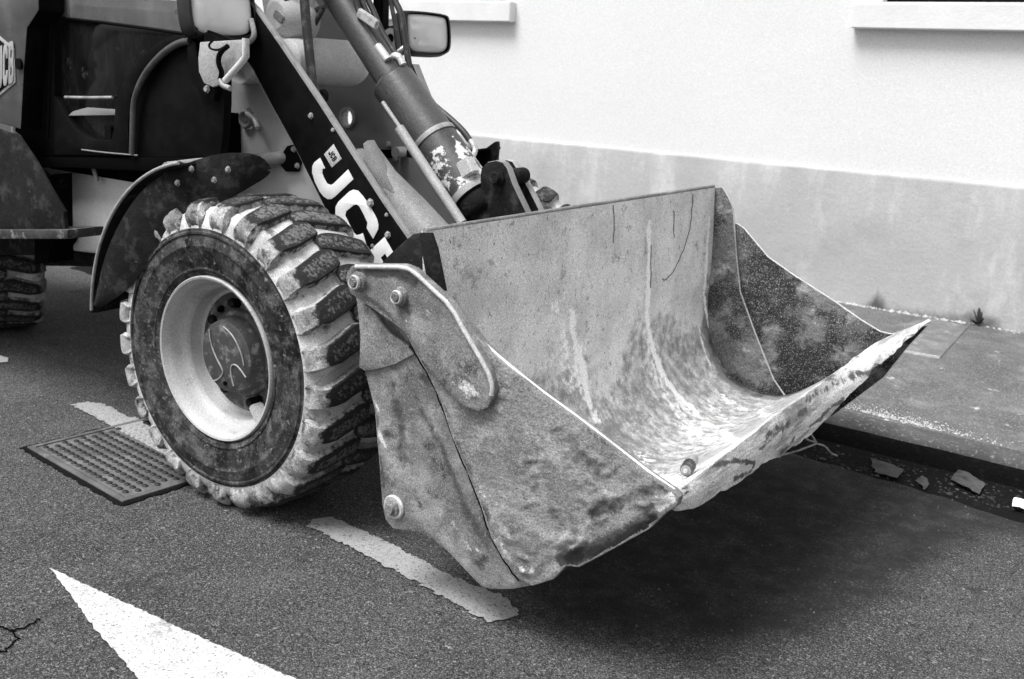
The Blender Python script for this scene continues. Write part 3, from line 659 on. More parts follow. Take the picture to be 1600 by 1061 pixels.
tube('window_moulding', [(x+1.0, -.628, z-1.05) for x, z in [(-0.394, 1.579), (-0.448, 1.573), (-0.522, 1.547), (-0.608, 1.497), (-0.673, 1.444), (-0.72, 1.383), (-0.74, 1.335), (-0.75, 1.251), (-0.762, 1.153)]], .013, MATS['moulding'], cab, seg=10)
cp('front_quarter', [(-0.409, 1.585), (-0.377, 1.59), (-0.239, 1.593), (-0.247, 1.375), (-0.258, 1.274), (-0.279, 1.18), (-0.791, 1.135), (-0.778, 1.297), (-0.748, 1.38), (-0.648, 1.473), (-0.538, 1.537)], -.605, -.57, A_BLACKM, bevel=.003)
cp('quarter_bracket', [(-0.414, 1.584), (-0.365, 1.576), (-0.348, 1.481), (-0.309, 1.434), (-0.261, 1.418), (-0.276, 1.378), (-0.338, 1.392), (-0.386, 1.435), (-0.41, 1.522)], -.63, -.60, A_BLACK, bevel=.004)
bolt(cab, ([(-0.302, 1.418)][0][0]+1.0, -.632, [(-0.302, 1.418)][0][1]-1.05), .011, A_ROD)
tube('pale_bar', [(x+1.0, -.61, z-1.05) for x, z in [(-1.22, 1.34), (-1.051, 1.347), (-0.898, 1.357)]], .006, A_ROD, cab, seg=8)  # thin pale bar across the lower door glass
cp('pale_strip', [(-1.211, 1.266), (-1.173, 1.287), (-1.074, 1.308), (-0.886, 1.312), (-0.888, 1.29), (-1.202, 1.267)], -.61, -.598, A_GREYD, bevel=.002)  # flat grey strip low in the door glass
box('latch', ([(-0.946, 1.217)][0][0]+1.0, -.602, [(-0.946, 1.217)][0][1]-1.05), (.05, .012, .06), A_BLACK, cab, .004)
tube('sill_trim', [(x+1.0, -.628, z-1.05) for x, z in [(-1.097, 1.14), (-0.958, 1.141), (-0.73, 1.149)]], .003, A_GREYD, cab, seg=8)
cp('cab_floor_edge', [(-1.565, 1.075), (-0.771, 1.137), (-0.279, 1.178), (-0.305, 1.141), (-0.634, 1.095), (-1.185, 1.058), (-1.472, 1.032)], -.62, .5, A_DARK, bevel=.005)

# rear body side panel, badge, step
rb = plate('rear_body', [(-2.92, 1.877), (-1.259, 1.849), (-1.195, 1.732), (-1.203, 1.67), (-1.293, 1.602), (-1.339, 1.438), (-1.395, 1.201), (-1.55, 1.214), (-3.125, 1.147)], -.71, -.60, mat('dark body paint', .085, .4, layers=[(.06, 3, .5, .15, 7), (.13, 7, .6, .12, 6), (.3, 50, .74, .03, 5)], rvar=.1), LD, bevel=.006, edge=A_BLACK)
MATS['machine paint']
def hexring(pts_, wd_):
    c = np.mean(pts_, 0); return [tuple(np.array(p)+(c-np.array(p))*wd_) for p in pts_]
HX = [(-1.824, 1.458), (-1.582, 1.619), (-1.463, 1.566), (-1.39, 1.516), (-1.408, 1.39), (-1.497, 1.339), (-1.634, 1.295)]
HX = [(-1.794, 1.504), (-1.602, 1.616), (-1.389, 1.521), (-1.399, 1.388), (-1.626, 1.283), (-1.818, 1.371)]
mat('badge grey', .36, .6, layers=[(.26, 20, .55, .1, 6)])
plate('badge_plate', HX, -.7145, -.711, MATS['badge grey'], rb, bevel=.0005)
plate('badge_plate', hexring(HX, .08), -.716, -.7146, A_BLACKM, rb, bevel=.0003)

# flat letter shapes in a unit cell (x right 0..1, y up 0..1), heavy weight
LJ = [(.62, 1), (1, 1), (1, .22), (.86, .04), (.7, 0), (.28, 0), (.1, .06), (0, .24), (0, .40), (.38, .40), (.38, .30), (.44, .24), (.56, .24), (.62, .31)]
LC = [(1, .36), (1, .24), (.84, .05), (.66, 0), (.34, 0), (.14, .06), (0, .26), (0, .76), (.14, .94), (.34, 1), (.66, 1), (.86, .94), (1, .76), (1, .64), (.62, .64), (.62, .70), (.55, .77), (.45, .77), (.38, .68), (.38, .32), (.45, .23), (.55, .23), (.62, .30), (.62, .36)]
LB = [(0, 0), (.68, 0), (.88, .06), (1, .22), (1, .36), (.9, .5), (1, .64), (1, .78), (.88, .94), (.68, 1), (0, 1)]
LBH = [[(.38, .20), (.38, .40), (.56, .40), (.62, .36), (.62, .25), (.56, .20)], [(.38, .60), (.38, .80), (.56, .80), (.62, .75), (.62, .64), (.56, .60)]]
def letter(shape, holes, O, Ux, Uy, y0, y1, m, parent, name='letter'):
    f_ = lambda p: (O[0]+Ux[0]*p[0]+Uy[0]*p[1], O[1]+Ux[1]*p[0]+Uy[1]*p[1])
    return plate(name, [f_(p) for p in shape], y0, y1, m, parent, holes=[[f_(p) for p in h] for h in holes], bevel=.0003)
# badge: letters run left to right, tall and narrow
B0, B1, B2 = [(-1.773, 1.319), (-1.409, 1.405), (-1.732, 1.557)]
B0 = [(-1.538, 1.355)][0]; BX = [(-1.407, 1.387)][0]; BY = [(-1.512, 1.522)][0]
ux = ((BX[0]-B0[0]), (BX[1]-B0[1])); uy = ((BY[0]-B0[0]), (BY[1]-B0[1]))
for k, (s_, h_) in enumerate(((LJ, []), (LC, []), (LB, LBH))):
    O = (B0[0]+ux[0]*k*.345, B0[1]+ux[1]*k*.345)
    letter(s_, h_, O, (ux[0]*.30, ux[1]*.30), uy, -.7175, -.7161, MATS['badge grey'], rb)
tube('panel_latch', [([(-1.359, 1.462)][0][0], -.712, [(-1.359, 1.462)][0][1]), ([(-1.359, 1.462)][0][0], -.722, [(-1.359, 1.462)][0][1])], .022, A_BLACK, LD, seg=16, smooth=0)
rg = plate('rear_guard', [(-4.244, 1.11), (-1.846, 1.185), (-1.534, 1.196), (-1.372, 1.177), (-1.261, 1.088), (-1.147, 0.97), (-1.074, 0.901), (-1.073, 0.831), (-4.511, 0.391)], -.74, -.72, A_DIRTY, LD, bevel=.005)
plate('step', [(-4.357, 0.408), (-0.988, 0.842), (-0.992, 0.806), (-4.377, 0.352)], -.78, -.62, mat('step edge', .045, .7, layers=[(.02, 8, .5, .1, 7), (.25, 14, .62, .08, 8)], bump=[(40, .004, 5)]), LD, bevel=.004)
plate('step_bracket', [(-1.513, 0.715), (-1.333, 0.739), (-1.356, 0.714), (-1.398, 0.686), (-1.415, 0.627), (-1.527, 0.604)], -.62, -.5, A_DARK, LD, bevel=.004)
plate('rear_chassis', [(-4.605, 0.773), (-1.984, 1.007), (-1.82, 1.021), (-1.679, 0.975), (-1.721, 0.591), (-4.794, 0.153)], -.42, .42, A_DIRTY, LD, bevel=.02)
box('counterweight', (-3.1, .85, 1.0), (.5, 1.3, .6), A_GREY, LD, .06, Matrix.Rotation(R(-24), 3, 'Z'))
box('engine_cover', (-2.5, .6, 1.45), (1.3, 1.15, .7), A_GREY, LD, .06, Matrix.Rotation(R(-24), 3, 'Z'))

# ------------------------------------------------ lift arms
ARMY = -.42
arm_out = [(-0.384, 1.867), (-0.326, 1.735), (-0.285, 1.708), (-0.153, 1.587), (0.043, 1.397), (0.226, 1.208), (0.348, 1.084), (0.478, 0.962), (0.639, 0.843), (0.473, 0.749), (0.325, 0.77), (0.104, 0.967), (-0.104, 1.244), (-0.224, 1.382), (-0.308, 1.49), (-0.376, 1.554), (-0.452, 1.734), (-0.472, 1.868)]
arm = plate('lift_arm', arm_out, -.42, -.396, mat('arm edge paint', .26, .55, layers=[(.16, 12, .55, .1, 9), (.42, 30, .64, .06, 9)]), LD, bevel=.003)
dec = [(-0.375, 1.867), (-0.33, 1.734), (-0.293, 1.704), (-0.164, 1.582), (0.032, 1.39), (0.216, 1.201), (0.338, 1.077), (0.469, 0.954), (0.613, 0.844), (0.475, 0.759), (0.326, 0.773), (0.109, 0.971), (-0.099, 1.246), (-0.218, 1.385), (-0.302, 1.493), (-0.37, 1.556), (-0.442, 1.734), (-0.459, 1.868)]
plate('decal', dec, -.4225, -.4203, A_BLACKM, arm, bevel=.0005)
# lettering running down the arm: photograph outlines laid on the plate
J_ = [(0.044, 1.2), (0.069, 1.165), (0.057, 1.162), (0.055, 1.146), (0.063, 1.131), (0.079, 1.112), (0.098, 1.109), (0.111, 1.115), (0.182, 1.172), (0.207, 1.14), (0.12, 1.071), (0.101, 1.059), (0.082, 1.057), (0.063, 1.064), (0.044, 1.078), (0.018, 1.112), (0.005, 1.143), (0.005, 1.166), (0.015, 1.181)]
plate('letter', J_, -.4250, -.4226, A_LETTER, arm, bevel=.0003)
C_ = [(0.27, 0.957), (0.253, 0.907), (0.234, 0.894), (0.213, 0.892), (0.194, 0.901), (0.172, 0.921), (0.137, 0.963), (0.121, 1.009), (0.121, 1.036), (0.136, 1.054), (0.189, 1.098), (0.207, 1.104), (0.229, 1.103), (0.25, 1.089), (0.287, 1.056), (0.32, 1.015), (0.328, 0.996), (0.327, 0.978), (0.304, 0.944), (0.273, 0.978), (0.277, 0.996), (0.26, 1.021), (0.238, 1.048), (0.226, 1.054), (0.211, 1.051), (0.174, 1.024), (0.169, 1.008), (0.19, 0.979), (0.212, 0.952), (0.224, 0.945), (0.246, 0.952)]
C_ = [(0.255, 0.957), (0.271, 0.919), (0.253, 0.9), (0.234, 0.894), (0.213, 0.894), (0.194, 0.906), (0.172, 0.926), (0.137, 0.967), (0.121, 1.009), (0.122, 1.034), (0.136, 1.054), (0.189, 1.096), (0.207, 1.104), (0.229, 1.103), (0.25, 1.089), (0.287, 1.056), (0.32, 1.015), (0.328, 0.996), (0.327, 0.98), (0.304, 0.943), (0.273, 0.977), (0.277, 0.996), (0.26, 1.021), (0.238, 1.048), (0.226, 1.054), (0.211, 1.051), (0.174, 1.024), (0.169, 1.008), (0.19, 0.979), (0.212, 0.952), (0.224, 0.945), (0.24, 0.95)]
plate('letter', C_, -.4250, -.4226, A_LETTER, arm, bevel=.0003)
B_ = [(0.357, 0.957), (0.409, 0.895), (0.445, 0.847), (0.423, 0.798), (0.382, 0.78), (0.328, 0.794), (0.272, 0.822), (0.235, 0.854)]
Bh = [(0.361, 0.899), (0.389, 0.865), (0.369, 0.846), (0.341, 0.881)]
Bh2 = [(0.311, 0.856), (0.342, 0.819), (0.322, 0.8), (0.291, 0.834)]
plate('letter', B_, -.4250, -.4226, A_LETTER, arm, holes=[Bh, Bh2], bevel=.0003)
stk = [(0.11, 1.254), (0.149, 1.206), (0.102, 1.171), (0.063, 1.214)]
plate('sticker', stk, -.4240, -.4226, mat('grey sticker', .5, .6, layers=[(.4, 20, .55, .1, 5)]), arm, bevel=.0003)
# small lettering on the sticker
sO = np.array(stk[3]); sU = np.array(stk[2])-sO; sV = np.array(stk[0])-sO
for k, (s_, h_) in enumerate(((LJ, []), (LC, []), (LB, LBH))):
    O = sO + sU*(.16+.24*k) + sV*.3
    letter(s_, h_, O, sU*.2, sV*.42, -.4246, -.4241, A_BLACKM, arm)
for p, r_ in (((486,181), .012), ((519,203), .010), ((579,317), .013), ((602,336), .008), ((606,366), .012), ((582,383), .007), ((632,354), .009)):
    pass
for (x, z), r_ in zip([(-0.001, 1.344), (0.289, 1.067), (0.372, 0.966), (0.301, 0.918), (0.364, 1.034), (0.107, 1.302)], (.009, .012, .010, .006, .006, .006)):
    bolt(arm, (x, -.4235, z), r_, A_ROD)
# arm inner member with its cut-away top, resting behind the near plate
tube('torque_tube', [(0.193, -0.33, 1.233), (0.265, -0.33, 1.141), (0.387, -0.33, 1.042), (0.536, -0.33, 0.916)], (.035, .085), mat('worn tube paint', .2, .55, layers=[(.14, 6, .5, .1, 8), (.28, 200, .6, .1, 1), (.35, 40, .7, .04, 7)], rvar=.1), LD, seg=20, smooth=0)
plate('gusset', [(0.179, 1.242), (0.213, 1.21), (0.218, 1.232), (0.212, 1.263), (0.23, 1.275), (0.264, 1.232), (0.304, 1.165), (0.361, 1.109), (0.303, 1.08), (0.21, 1.178)], -.385, -.34, MATS['worn tube paint'], LD, bevel=.006)
# far lift arm with the through hole
far = [(-1.041, 1.965), (-0.753, 1.96), (-0.635, 1.799), (-0.517, 1.639), (-0.361, 1.36), (-0.194, 1.164), (0.079, 0.892), (0.23, 0.723), (0.031, 0.551), (-0.346, 0.695), (-0.837, 1.23), (-1.005, 1.512)]
hc = [(-0.575, 1.294)][0]
plate('lift_arm', far, .36, .395, A_GREYD, LD, bevel=.003, edge=A_GREYL, holes=[[(hc[0]+.034*math.cos(t), hc[1]+.046*math.sin(t)) for t in np.linspace(0, 2*math.pi, 24, endpoint=False)]])
lathe('arm_bush', [(.034, 0), (.046, 0), (.046, -.012), (.036, -.012), (.034, .0)], A_GREY, LD, seg=24, origin=(hc[0], .359, hc[1]))
for x, z in [(-0.327, 1.195), (-0.359, 1.131), (-0.284, 1.137)]: bolt(LD, (x, .357, z), .012, A_GREY)
# cross tube between the arms, with the domed end
ct = [(-0.461, 0, 1.54)][0]
cpts = [(.118*math.cos(t), .118*math.sin(t)) for t in np.linspace(math.pi/2, 0, 8)]
c1 = [(-0.448, -0.1, 1.529)][0]; c2 = [(-0.713, 0.32, 1.516)][0]
lathe('cross_tube', [(0, .20)] + [(.095*math.cos(t), .08+.11*math.sin(t)) for t in np.linspace(math.pi/2*.92, 0, 9)] + [(.095, -.5)], A_GREYL, LD, seg=32, origin=(c1[0]+.03, .1, c1[2]), axis=(0, 1, 0))
plate('tower', [(-0.605, 1.904), (-0.266, 1.898), (-0.307, 1.76), (-0.321, 1.617), (-0.301, 1.473), (-0.304, 1.375), (-0.372, 1.475), (-0.554, 1.661)], -.14, -.10, A_GREYL, LD, bevel=.01)
lathe('cast_boss', [(0, -.05), (.05, -.05), (.085, -.02), (.095, .04), (.095, .1)], A_GREYL, LD, seg=24, origin=[(-0.396, -0.18, 1.695)][0], axis=(0, 1, 0))
lathe('cast_boss', [(0, -.04), (.05, -.04), (.075, -.02), (.08, .04)], A_GREYL, LD, seg=24, origin=[(-0.34, -0.2, 1.536)][0], axis=(0, 1, 0))
plate('front_frame_web', [(-0.697, 1.191), (-0.501, 1.1), (-0.312, 0.905), (-0.165, 0.764), (-0.387, 0.676), (-0.701, 0.971)], -.10, .10, A_DIRTY, LD, bevel=.01)

# tilt cylinder
def cyl_between(name, p0, p1, prof, m, parent, seg=32, attrs=None):
    p0, p1 = Vector(p0), Vector(p1); L_ = (p1-p0).length
    return link(name, lathe_mesh([(r_, h*L_) for r_, h in prof], seg, p0, (p1-p0).normalized(), attrs), m, parent)
Ca = Vector([(-0.388, 0, 1.89)][0]); Cb = Vector([(0, 0, 1.477)][0]); Cc = Vector([(0.43, 0, 1.063)][0])
cyl_between('cylinder_sleeve', Ca, Cb+(Cb-Ca)*.02, [(0, 0), (.060, 0), (.060, 1), (0, 1)], A_CYL, LD)
npf = 24
prf = [(0, 0), (.070, .0), (.088, .03)] + [(.089, .03+.93*k/npf) for k in range(npf+1)] + [(.080, .975), (0, .975)]
ats = {'chip': [0, 0, 0] + [float(sstep(.45, .75, k/npf))*.50 for k in range(npf+1)] + [0, 0]}
tc = cyl_between('tilt_cylinder', Cb, Cc, prf, A_CYL, LD, 40, ats)
dv = (Cc-Cb).normalized()
for t, wv in ((.515, .010), (.955, .013)):
    q = Cb + (Cc-Cb)*t
    lk = link('band', lathe_mesh([(.089, -wv), (.0935, -wv), (.0945, 0), (.0935, wv), (.089, wv)], 40, q, dv), A_ROD, tc)
lk = link('gland', lathe_mesh([(.078, 0), (.084, .01), (.082, .05), (.07, .07), (.05, .08), (.05, .15), (0, .15)], 32, Cc-dv*.01, dv), A_DIRTY, tc)
box('port_block', tuple(Vector([(0.423, -0.05, 1.183)][0])), (.065, .05, .06), A_METAL, tc, .006, Matrix.Rotation(R(58), 3, 'Y'))
rodp = [(0.082, -0.14, 1.397), (0.179, -0.14, 1.301)]
tube('guide_rod', rodp, .0085, A_ROD, LD, seg=8, smooth=0)
tube('guide_tube', [(0.166, -0.14, 1.309), (0.256, -0.14, 1.216), (0.475, -0.14, 0.993)], .019, A_GREY, LD, seg=12, smooth=0)
box('tube_stop', tuple(Vector([(0.22, -0.13, 1.22)][0])), (.03, .03, .03), A_BLACK, LD, .004)
# drag link behind the cylinder
plate('drag_link', [(-0.014, 1.54), (0.019, 1.541), (0.109, 1.387), (0.398, 1.124), (0.399, 1.1), (0.362, 1.096), (0.084, 1.361)], .10, .14, A_DIRTY, LD, bevel=.003, edge=A_GREYD)
# quick-hitch lever: twin dark ears with a pin
lv = plate('lever_ear', [(0.52, 0.985), (0.474, 1.114), (0.472, 1.163), (0.476, 1.187), (0.501, 1.21), (0.541, 1.22), (0.57, 1.216), (0.59, 1.197), (0.619, 1.141), (0.681, 1.051), (0.695, 1.007)], -.04, .0, A_DIRTY, LD, bevel=.006, edge=A_GREYD)
plate('lever_ear', [(0.501, 0.968), (0.416, 1.142), (0.428, 1.189), (0.472, 1.21), (0.501, 1.206), (0.539, 1.166), (0.587, 1.104), (0.631, 1.042), (0.647, 0.986)], .12, .16, A_DIRTY, LD, bevel=.006, edge=A_GREY)
q = [(0.554, -0.045, 1.159)][0]; lathe('pivot_pin', [(0, -.03), (.020, -.03), (.024, -.024), (.024, -.012), (.032, -.010), (.032, 0), (0, 0)], A_DIRTY, LD, seg=8, origin=(q[0], -.04, q[2]))
tube('pivot_pin', [(q[0], -.03, q[2]), (q[0], .125, q[2])], .03, A_DIRTY, LD, smooth=0, seg=14)

# ------------------------------------------------ hoses and pipes
HO = [
 ([(-0.184, -0.02, 1.815), (-0.173, -0.02, 1.768), (-0.157, -0.02, 1.726), (-0.132, -0.02, 1.693), (-0.105, -0.02, 1.661), (-0.05, -0.02, 1.598), (-0.008, -0.03, 1.564)], .012),
 ([(-0.198, 0.02, 1.819), (-0.181, 0.02, 1.772), (-0.153, 0.02, 1.724), (-0.112, 0.02, 1.68), (-0.06, 0.02, 1.607), (-0.026, 0.02, 1.555)], .012),
 ([(-0.193, 0.05, 1.822), (-0.175, 0.05, 1.774), (-0.144, 0.05, 1.731), (-0.116, 0.05, 1.679), (-0.068, 0.05, 1.618), (-0.023, 0.05, 1.571)], .012),
 ([(-0.162, 0.15, 1.831), (-0.147, 0.15, 1.782), (-0.125, 0.15, 1.71), (-0.107, 0.15, 1.644), (-0.091, 0.15, 1.578), (-0.057, 0.14, 1.502), (-0.028, 0.14, 1.442)], .009),
 ([(-0.097, 0.1, 1.826), (-0.083, 0.1, 1.779), (-0.045, 0.1, 1.731), (-0.03, 0.1, 1.66), (-0.007, 0.1, 1.564), (0.015, 0.1, 1.49), (0.046, 0.1, 1.447), (0.122, 0.1, 1.395), (0.22, 0.1, 1.341), (0.281, 0.1, 1.302), (0.313, 0.1, 1.27)], .013),
 ([(-0.22, -0.25, 1.794), (-0.207, -0.25, 1.681), (-0.194, -0.25, 1.59), (-0.18, -0.25, 1.498), (-0.16, -0.25, 1.406), (-0.116, -0.25, 1.326)], .018),
 ([(-0.338, -0.2, 1.799), (-0.359, -0.2, 1.753), (-0.388, -0.2, 1.689), (-0.424, -0.22, 1.628)], .017),
 ([(-0.258, -0.1, 1.738), (-0.3, -0.1, 1.728), (-0.342, -0.1, 1.714), (-0.356, -0.1, 1.69), (-0.349, -0.1, 1.642)], .010),
 ([(-0.272, -0.1, 1.728), (-0.307, -0.1, 1.681), (-0.339, -0.1, 1.642)], .011),
 ([(-0.009, 0.03, 1.566), (0.024, 0.03, 1.543), (0.056, 0.04, 1.497), (0.098, 0.05, 1.439), (0.133, 0.06, 1.386)], .012),
]
for pth, r_ in HO: tube('hose', pth, r_, A_HOSE, LD, seg=10)
tube('hose_fitting', [(-0.048, -0.03, 1.6), (-0.021, -0.03, 1.575), (0.006, -0.03, 1.55)], .017, A_METAL, LD, seg=8, smooth=0)
tube('hose_fitting', [(-0.005, 0, 1.555), (0.014, 0, 1.57), (0.037, 0, 1.564), (0.057, 0, 1.536)], .014, A_METAL, LD, seg=8, smooth=1)
tube('hose_fitting', [(0.307, 0.1, 1.277), (0.326, 0.1, 1.259), (0.342, 0.1, 1.239), (0.345, 0.09, 1.22), (0.357, 0.05, 1.208)], .011, A_METAL, LD, seg=8, smooth=1)
tube('hose_fitting', [(-0.088, 0.12, 1.577), (-0.062, 0.12, 1.592), (-0.056, 0.14, 1.608)], .009, A_METAL, LD, seg=8, smooth=0)
box('hose_clamp', tuple(Vector([(-0.09, -0.04, 1.699)][0])), (.11, .02, .035), A_METAL, LD, .004, Matrix.Rotation(R(25), 3, 'Y'))
box('hose_clamp', tuple(Vector([(-0.374, -0.21, 1.689)][0])), (.06, .05, .03), A_GREYD, LD, .004, Matrix.Rotation(R(30), 3, 'Y'))
for p, s_ in (([(-0.286, -0.1, 1.376)][0], .05), ([(-0.305, -0.06, 1.4)][0], .04)):
    lathe('grease_nipple', [(0, -s_*.6), (s_*.6, -s_*.5), (s_*.7, 0), (s_*.4, s_*.3), (0, s_*.4)], A_DIRTY, LD, seg=10, origin=p)

# ------------------------------------------------ headlamps
def headlamp(c, sgn):
    h = empty('headlamp', c, LD); h.rotation_euler = (0, R(-7), R(-10))
    def rr_(w_, h_, k): # rounded trapezoid section in (y,z)
        base = [(-1, .8), (-.85, 1), (.85, 1), (1, .75), (1, -.55), (.8, -.9), (.3, -1), (-.6, -1), (-.9, -.85), (-1, -.5)]
        return [(a_*w_*k, b_*h_*k) for a_, b_ in chaikin(base, 2, True)]
    V = []; F = []; secs = [(.012, .97), (.010, 1.04), (-.012, 1.09), (-.03, 1.12), (-.07, 1.06), (-.11, .85), (-.14, .6), (-.15, .3)]
    n_ = len(rr_(1, 1, 1))
    for x, k in secs:
        for y, z in rr_(.125, .088, k): V.append((x, y, z))
    for i in range(len(secs)-1):
        for j in range(n_): F.append((i*n_+j, i*n_+(j+1) % n_, (i+1)*n_+(j+1) % n_, (i+1)*n_+j))
    F.append(tuple((len(secs)-1)*n_+j for j in range(n_)))
    me = mesh('housing', V, F); autosmooth(me, 50)
    link('housing', me, A_PLASTIC, h)
    # reflector bowls then the lens bulging in front
    V = []; F = []
    secs = [(-.004, .95), (-.02, .9), (-.045, .7), (-.055, .4), (-.05, .05)]
    for x, k in secs:
        for y, z in rr_(.122, .085, k): V.append((x, y, z))
    for i in range(len(secs)-1):
        for j in range(n_): F.append((i*n_+j, i*n_+(j+1) % n_, (i+1)*n_+(j+1) % n_, (i+1)*n_+j))
    F.append(tuple((len(secs)-1)*n_+j for j in range(n_)))
    me = mesh('reflector', V, F); autosmooth(me, 50); link('reflector', me, A_REFL, h)
    V = []; F = []
    secs = [(-.003, .96), (.004, .93), (.010, .8), (.014, .55), (.016, .2)]
    for x, k in secs:
        for y, z in rr_(.122, .085, k): V.append((x, y, z))
    for i in range(len(secs)-1):
        for j in range(n_): F.append((i*n_+j, i*n_+(j+1) % n_, (i+1)*n_+(j+1) % n_, (i+1)*n_+j))
    F.append(tuple((len(secs)-1)*n_+j for j in range(n_)))
    me = mesh('lens', V, F); autosmooth(me, 60)
    for q_ in me.polygons: q_.use_smooth = True
    link('lens', me, A_LENS, h)
    lathe('bulb_cap', [(0, .01), (.02, .008), (.03, 0), (.03, -.01)], A_METAL, h, seg=20, origin=(-.02, .01*sgn, 0), axis=(1, 0, 0))
    return h
HL = [(-0.314, -0.55, 1.685)][0]; headlamp(HL, -1)
HF = [(-0.308, 0.58, 1.675)][0]; headlamp(HF, 1)
# near lamp bracket
br = plate('lamp_bracket', [(-0.307, 1.576), (-0.32, 1.52), (-0.318, 1.476), (-0.292, 1.438), (-0.245, 1.427), (-0.19, 1.443), (-0.096, 1.527), (-0.082, 1.578), (-0.081, 1.59)], -.655, -.64, A_GREY, LD, bevel=.003)
tube('bracket_flange', [(-0.058, -0.665, 1.594), (-0.059, -0.665, 1.536), (-0.079, -0.665, 1.517), (-0.166, -0.665, 1.452)], .012, A_GREYL, br, seg=8, smooth=0)
tube('lamp_bolt', [(-0.192, -0.665, 1.453), (-0.174, -0.67, 1.435), (-0.134, -0.67, 1.428)], .010, A_ROD, br, seg=8, smooth=1)
tube('cable', [(-0.131, -0.68, 1.566), (-0.164, -0.68, 1.549), (-0.181, -0.68, 1.527), (-0.179, -0.68, 1.502), (-0.175, -0.67, 1.481), (-0.198, -0.66, 1.455)], .009, A_BLACK, LD, seg=8)
tube('cable', [(-0.15, -0.68, 1.562), (-0.184, -0.68, 1.55), (-0.223, -0.68, 1.555), (-0.229, -0.68, 1.568), (-0.209, -0.68, 1.581)], .004, A_BLACK, LD, seg=6)
tube('cable', [(-0.313, -0.66, 1.618), (-0.34, -0.66, 1.634), (-0.375, -0.66, 1.629), (-0.393, -0.66, 1.614), (-0.384, -0.66, 1.599), (-0.349, -0.66, 1.594), (-0.317, -0.66, 1.605)], .004, A_BLACK, LD, seg=6)
tube('lamp_knob', [(-0.553, -0.56, 1.68), (-0.502, -0.56, 1.685), (-0.473, -0.56, 1.679)], .010, A_BLACK, LD, seg=8, smooth=0)
tube('hinge_bracket', [(-0.279, -0.45, 1.667), (-0.263, -0.45, 1.627), (-0.263, -0.45, 1.605), (-0.288, -0.45, 1.587)], .010, A_GREY, LD, seg=8)
box('lamp_arm', tuple(Vector([(-0.227, -0.63, 1.579)][0])), (.16, .03, .05), A_BLACK, LD, .01, Matrix.Rotation(R(12), 3, 'Y'))
# far lamp bracket
plate('lamp_bracket', [(-0.51, 1.696), (-0.345, 1.71), (-0.306, 1.651), (-0.364, 1.617), (-0.477, 1.592), (-0.501, 1.647)], .49, .51, A_BLACK, LD, bevel=.004)
lathe('lamp_mount', [(.02, 0), (.045, 0), (.045, -.02), (.03, -.02)], A_METAL, LD, seg=20, origin=[(-0.438, 0.48, 1.647)][0], axis=(0, -1, 0))

# ------------------------------------------------ bucket
BK = empty('bucket', (1.2, 0, .6), LD)
def sub_(o_): o_.location = Vector(o_.location) - Vector((1.2, 0, .6)); return o_
PROF = [(0.965, 1.105), (0.985, 0.8), (0.983, 0.6), (1.005, 0.48), (1.06, 0.37), (1.15, 0.29), (1.27, 0.255), (1.4, 0.285), (1.55, 0.405), (1.75, 0.59)]
pr, sv = profile_pts(chaikin(PROF, 3), 240)
YB0, YB1 = -.935, .955
ny = 300; yv = np.linspace(YB0, YB1, ny)
S, Yg = np.meshgrid(sv, yv, indexing='ij')
G = np.zeros((240, ny, 3)); G[:, :, 0] = pr[:, None, 0]; G[:, :, 2] = pr[:, None, 1]; G[:, :, 1] = Yg
flat = np.stack([G[:, :, 0].ravel(), Yg.ravel(), G[:, :, 2].ravel()], 1)
n1 = fbm(flat, 1.6, 3, 1).reshape(S.shape); n2 = fbm(flat, 7, 4, 2).reshape(S.shape)
den = (n1-.5)*.030*np.sin(np.pi*np.clip((Yg-YB0)/(YB1-YB0), 0, 1))*sstep(0, .12, S)*sstep(1, .92, S) + (n2-.5)*.006
G[:, :, 0] += den*.8; G[:, :, 2] += den*.5*sstep(.4, .6, S)
SL = 1.9   # metres of sheet per unit s, so distances are in metres
def dsy(poly): return dist_poly(S*SL, Yg, [(a_*SL, b_) for a_, b_ in poly])
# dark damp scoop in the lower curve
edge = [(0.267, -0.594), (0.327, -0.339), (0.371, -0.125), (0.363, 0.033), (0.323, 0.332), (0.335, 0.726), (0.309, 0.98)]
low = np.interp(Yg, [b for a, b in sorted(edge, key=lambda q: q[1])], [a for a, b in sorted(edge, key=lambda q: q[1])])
grime_shade = sstep(-.05, .05, S-low + (n2-.5)*.22)*sstep(-.80, -.40, Yg)*sstep(1.02, .80, S)*.60
grime_shade += sstep(.10, .0, YB1-Yg)*sstep(.18, .5, S)*sstep(.8, .7, S)*.75      # the corner by the far side
grime_shade += np.exp(-(dsy([(0.244, 1.06), (0.341, 1.121), (0.442, 1.192), (0.568, 1.175)])/.13)**2)*1.35
grime_shade += np.exp(-(dsy([(0.584, 1.04), (0.64, 1.042)])/.05)**2)*.9
grime_shade += np.exp(-(dsy([(0.534, -0.086), (0.598, -0.111)])/.10)**2)*.25
white = np.zeros_like(S)
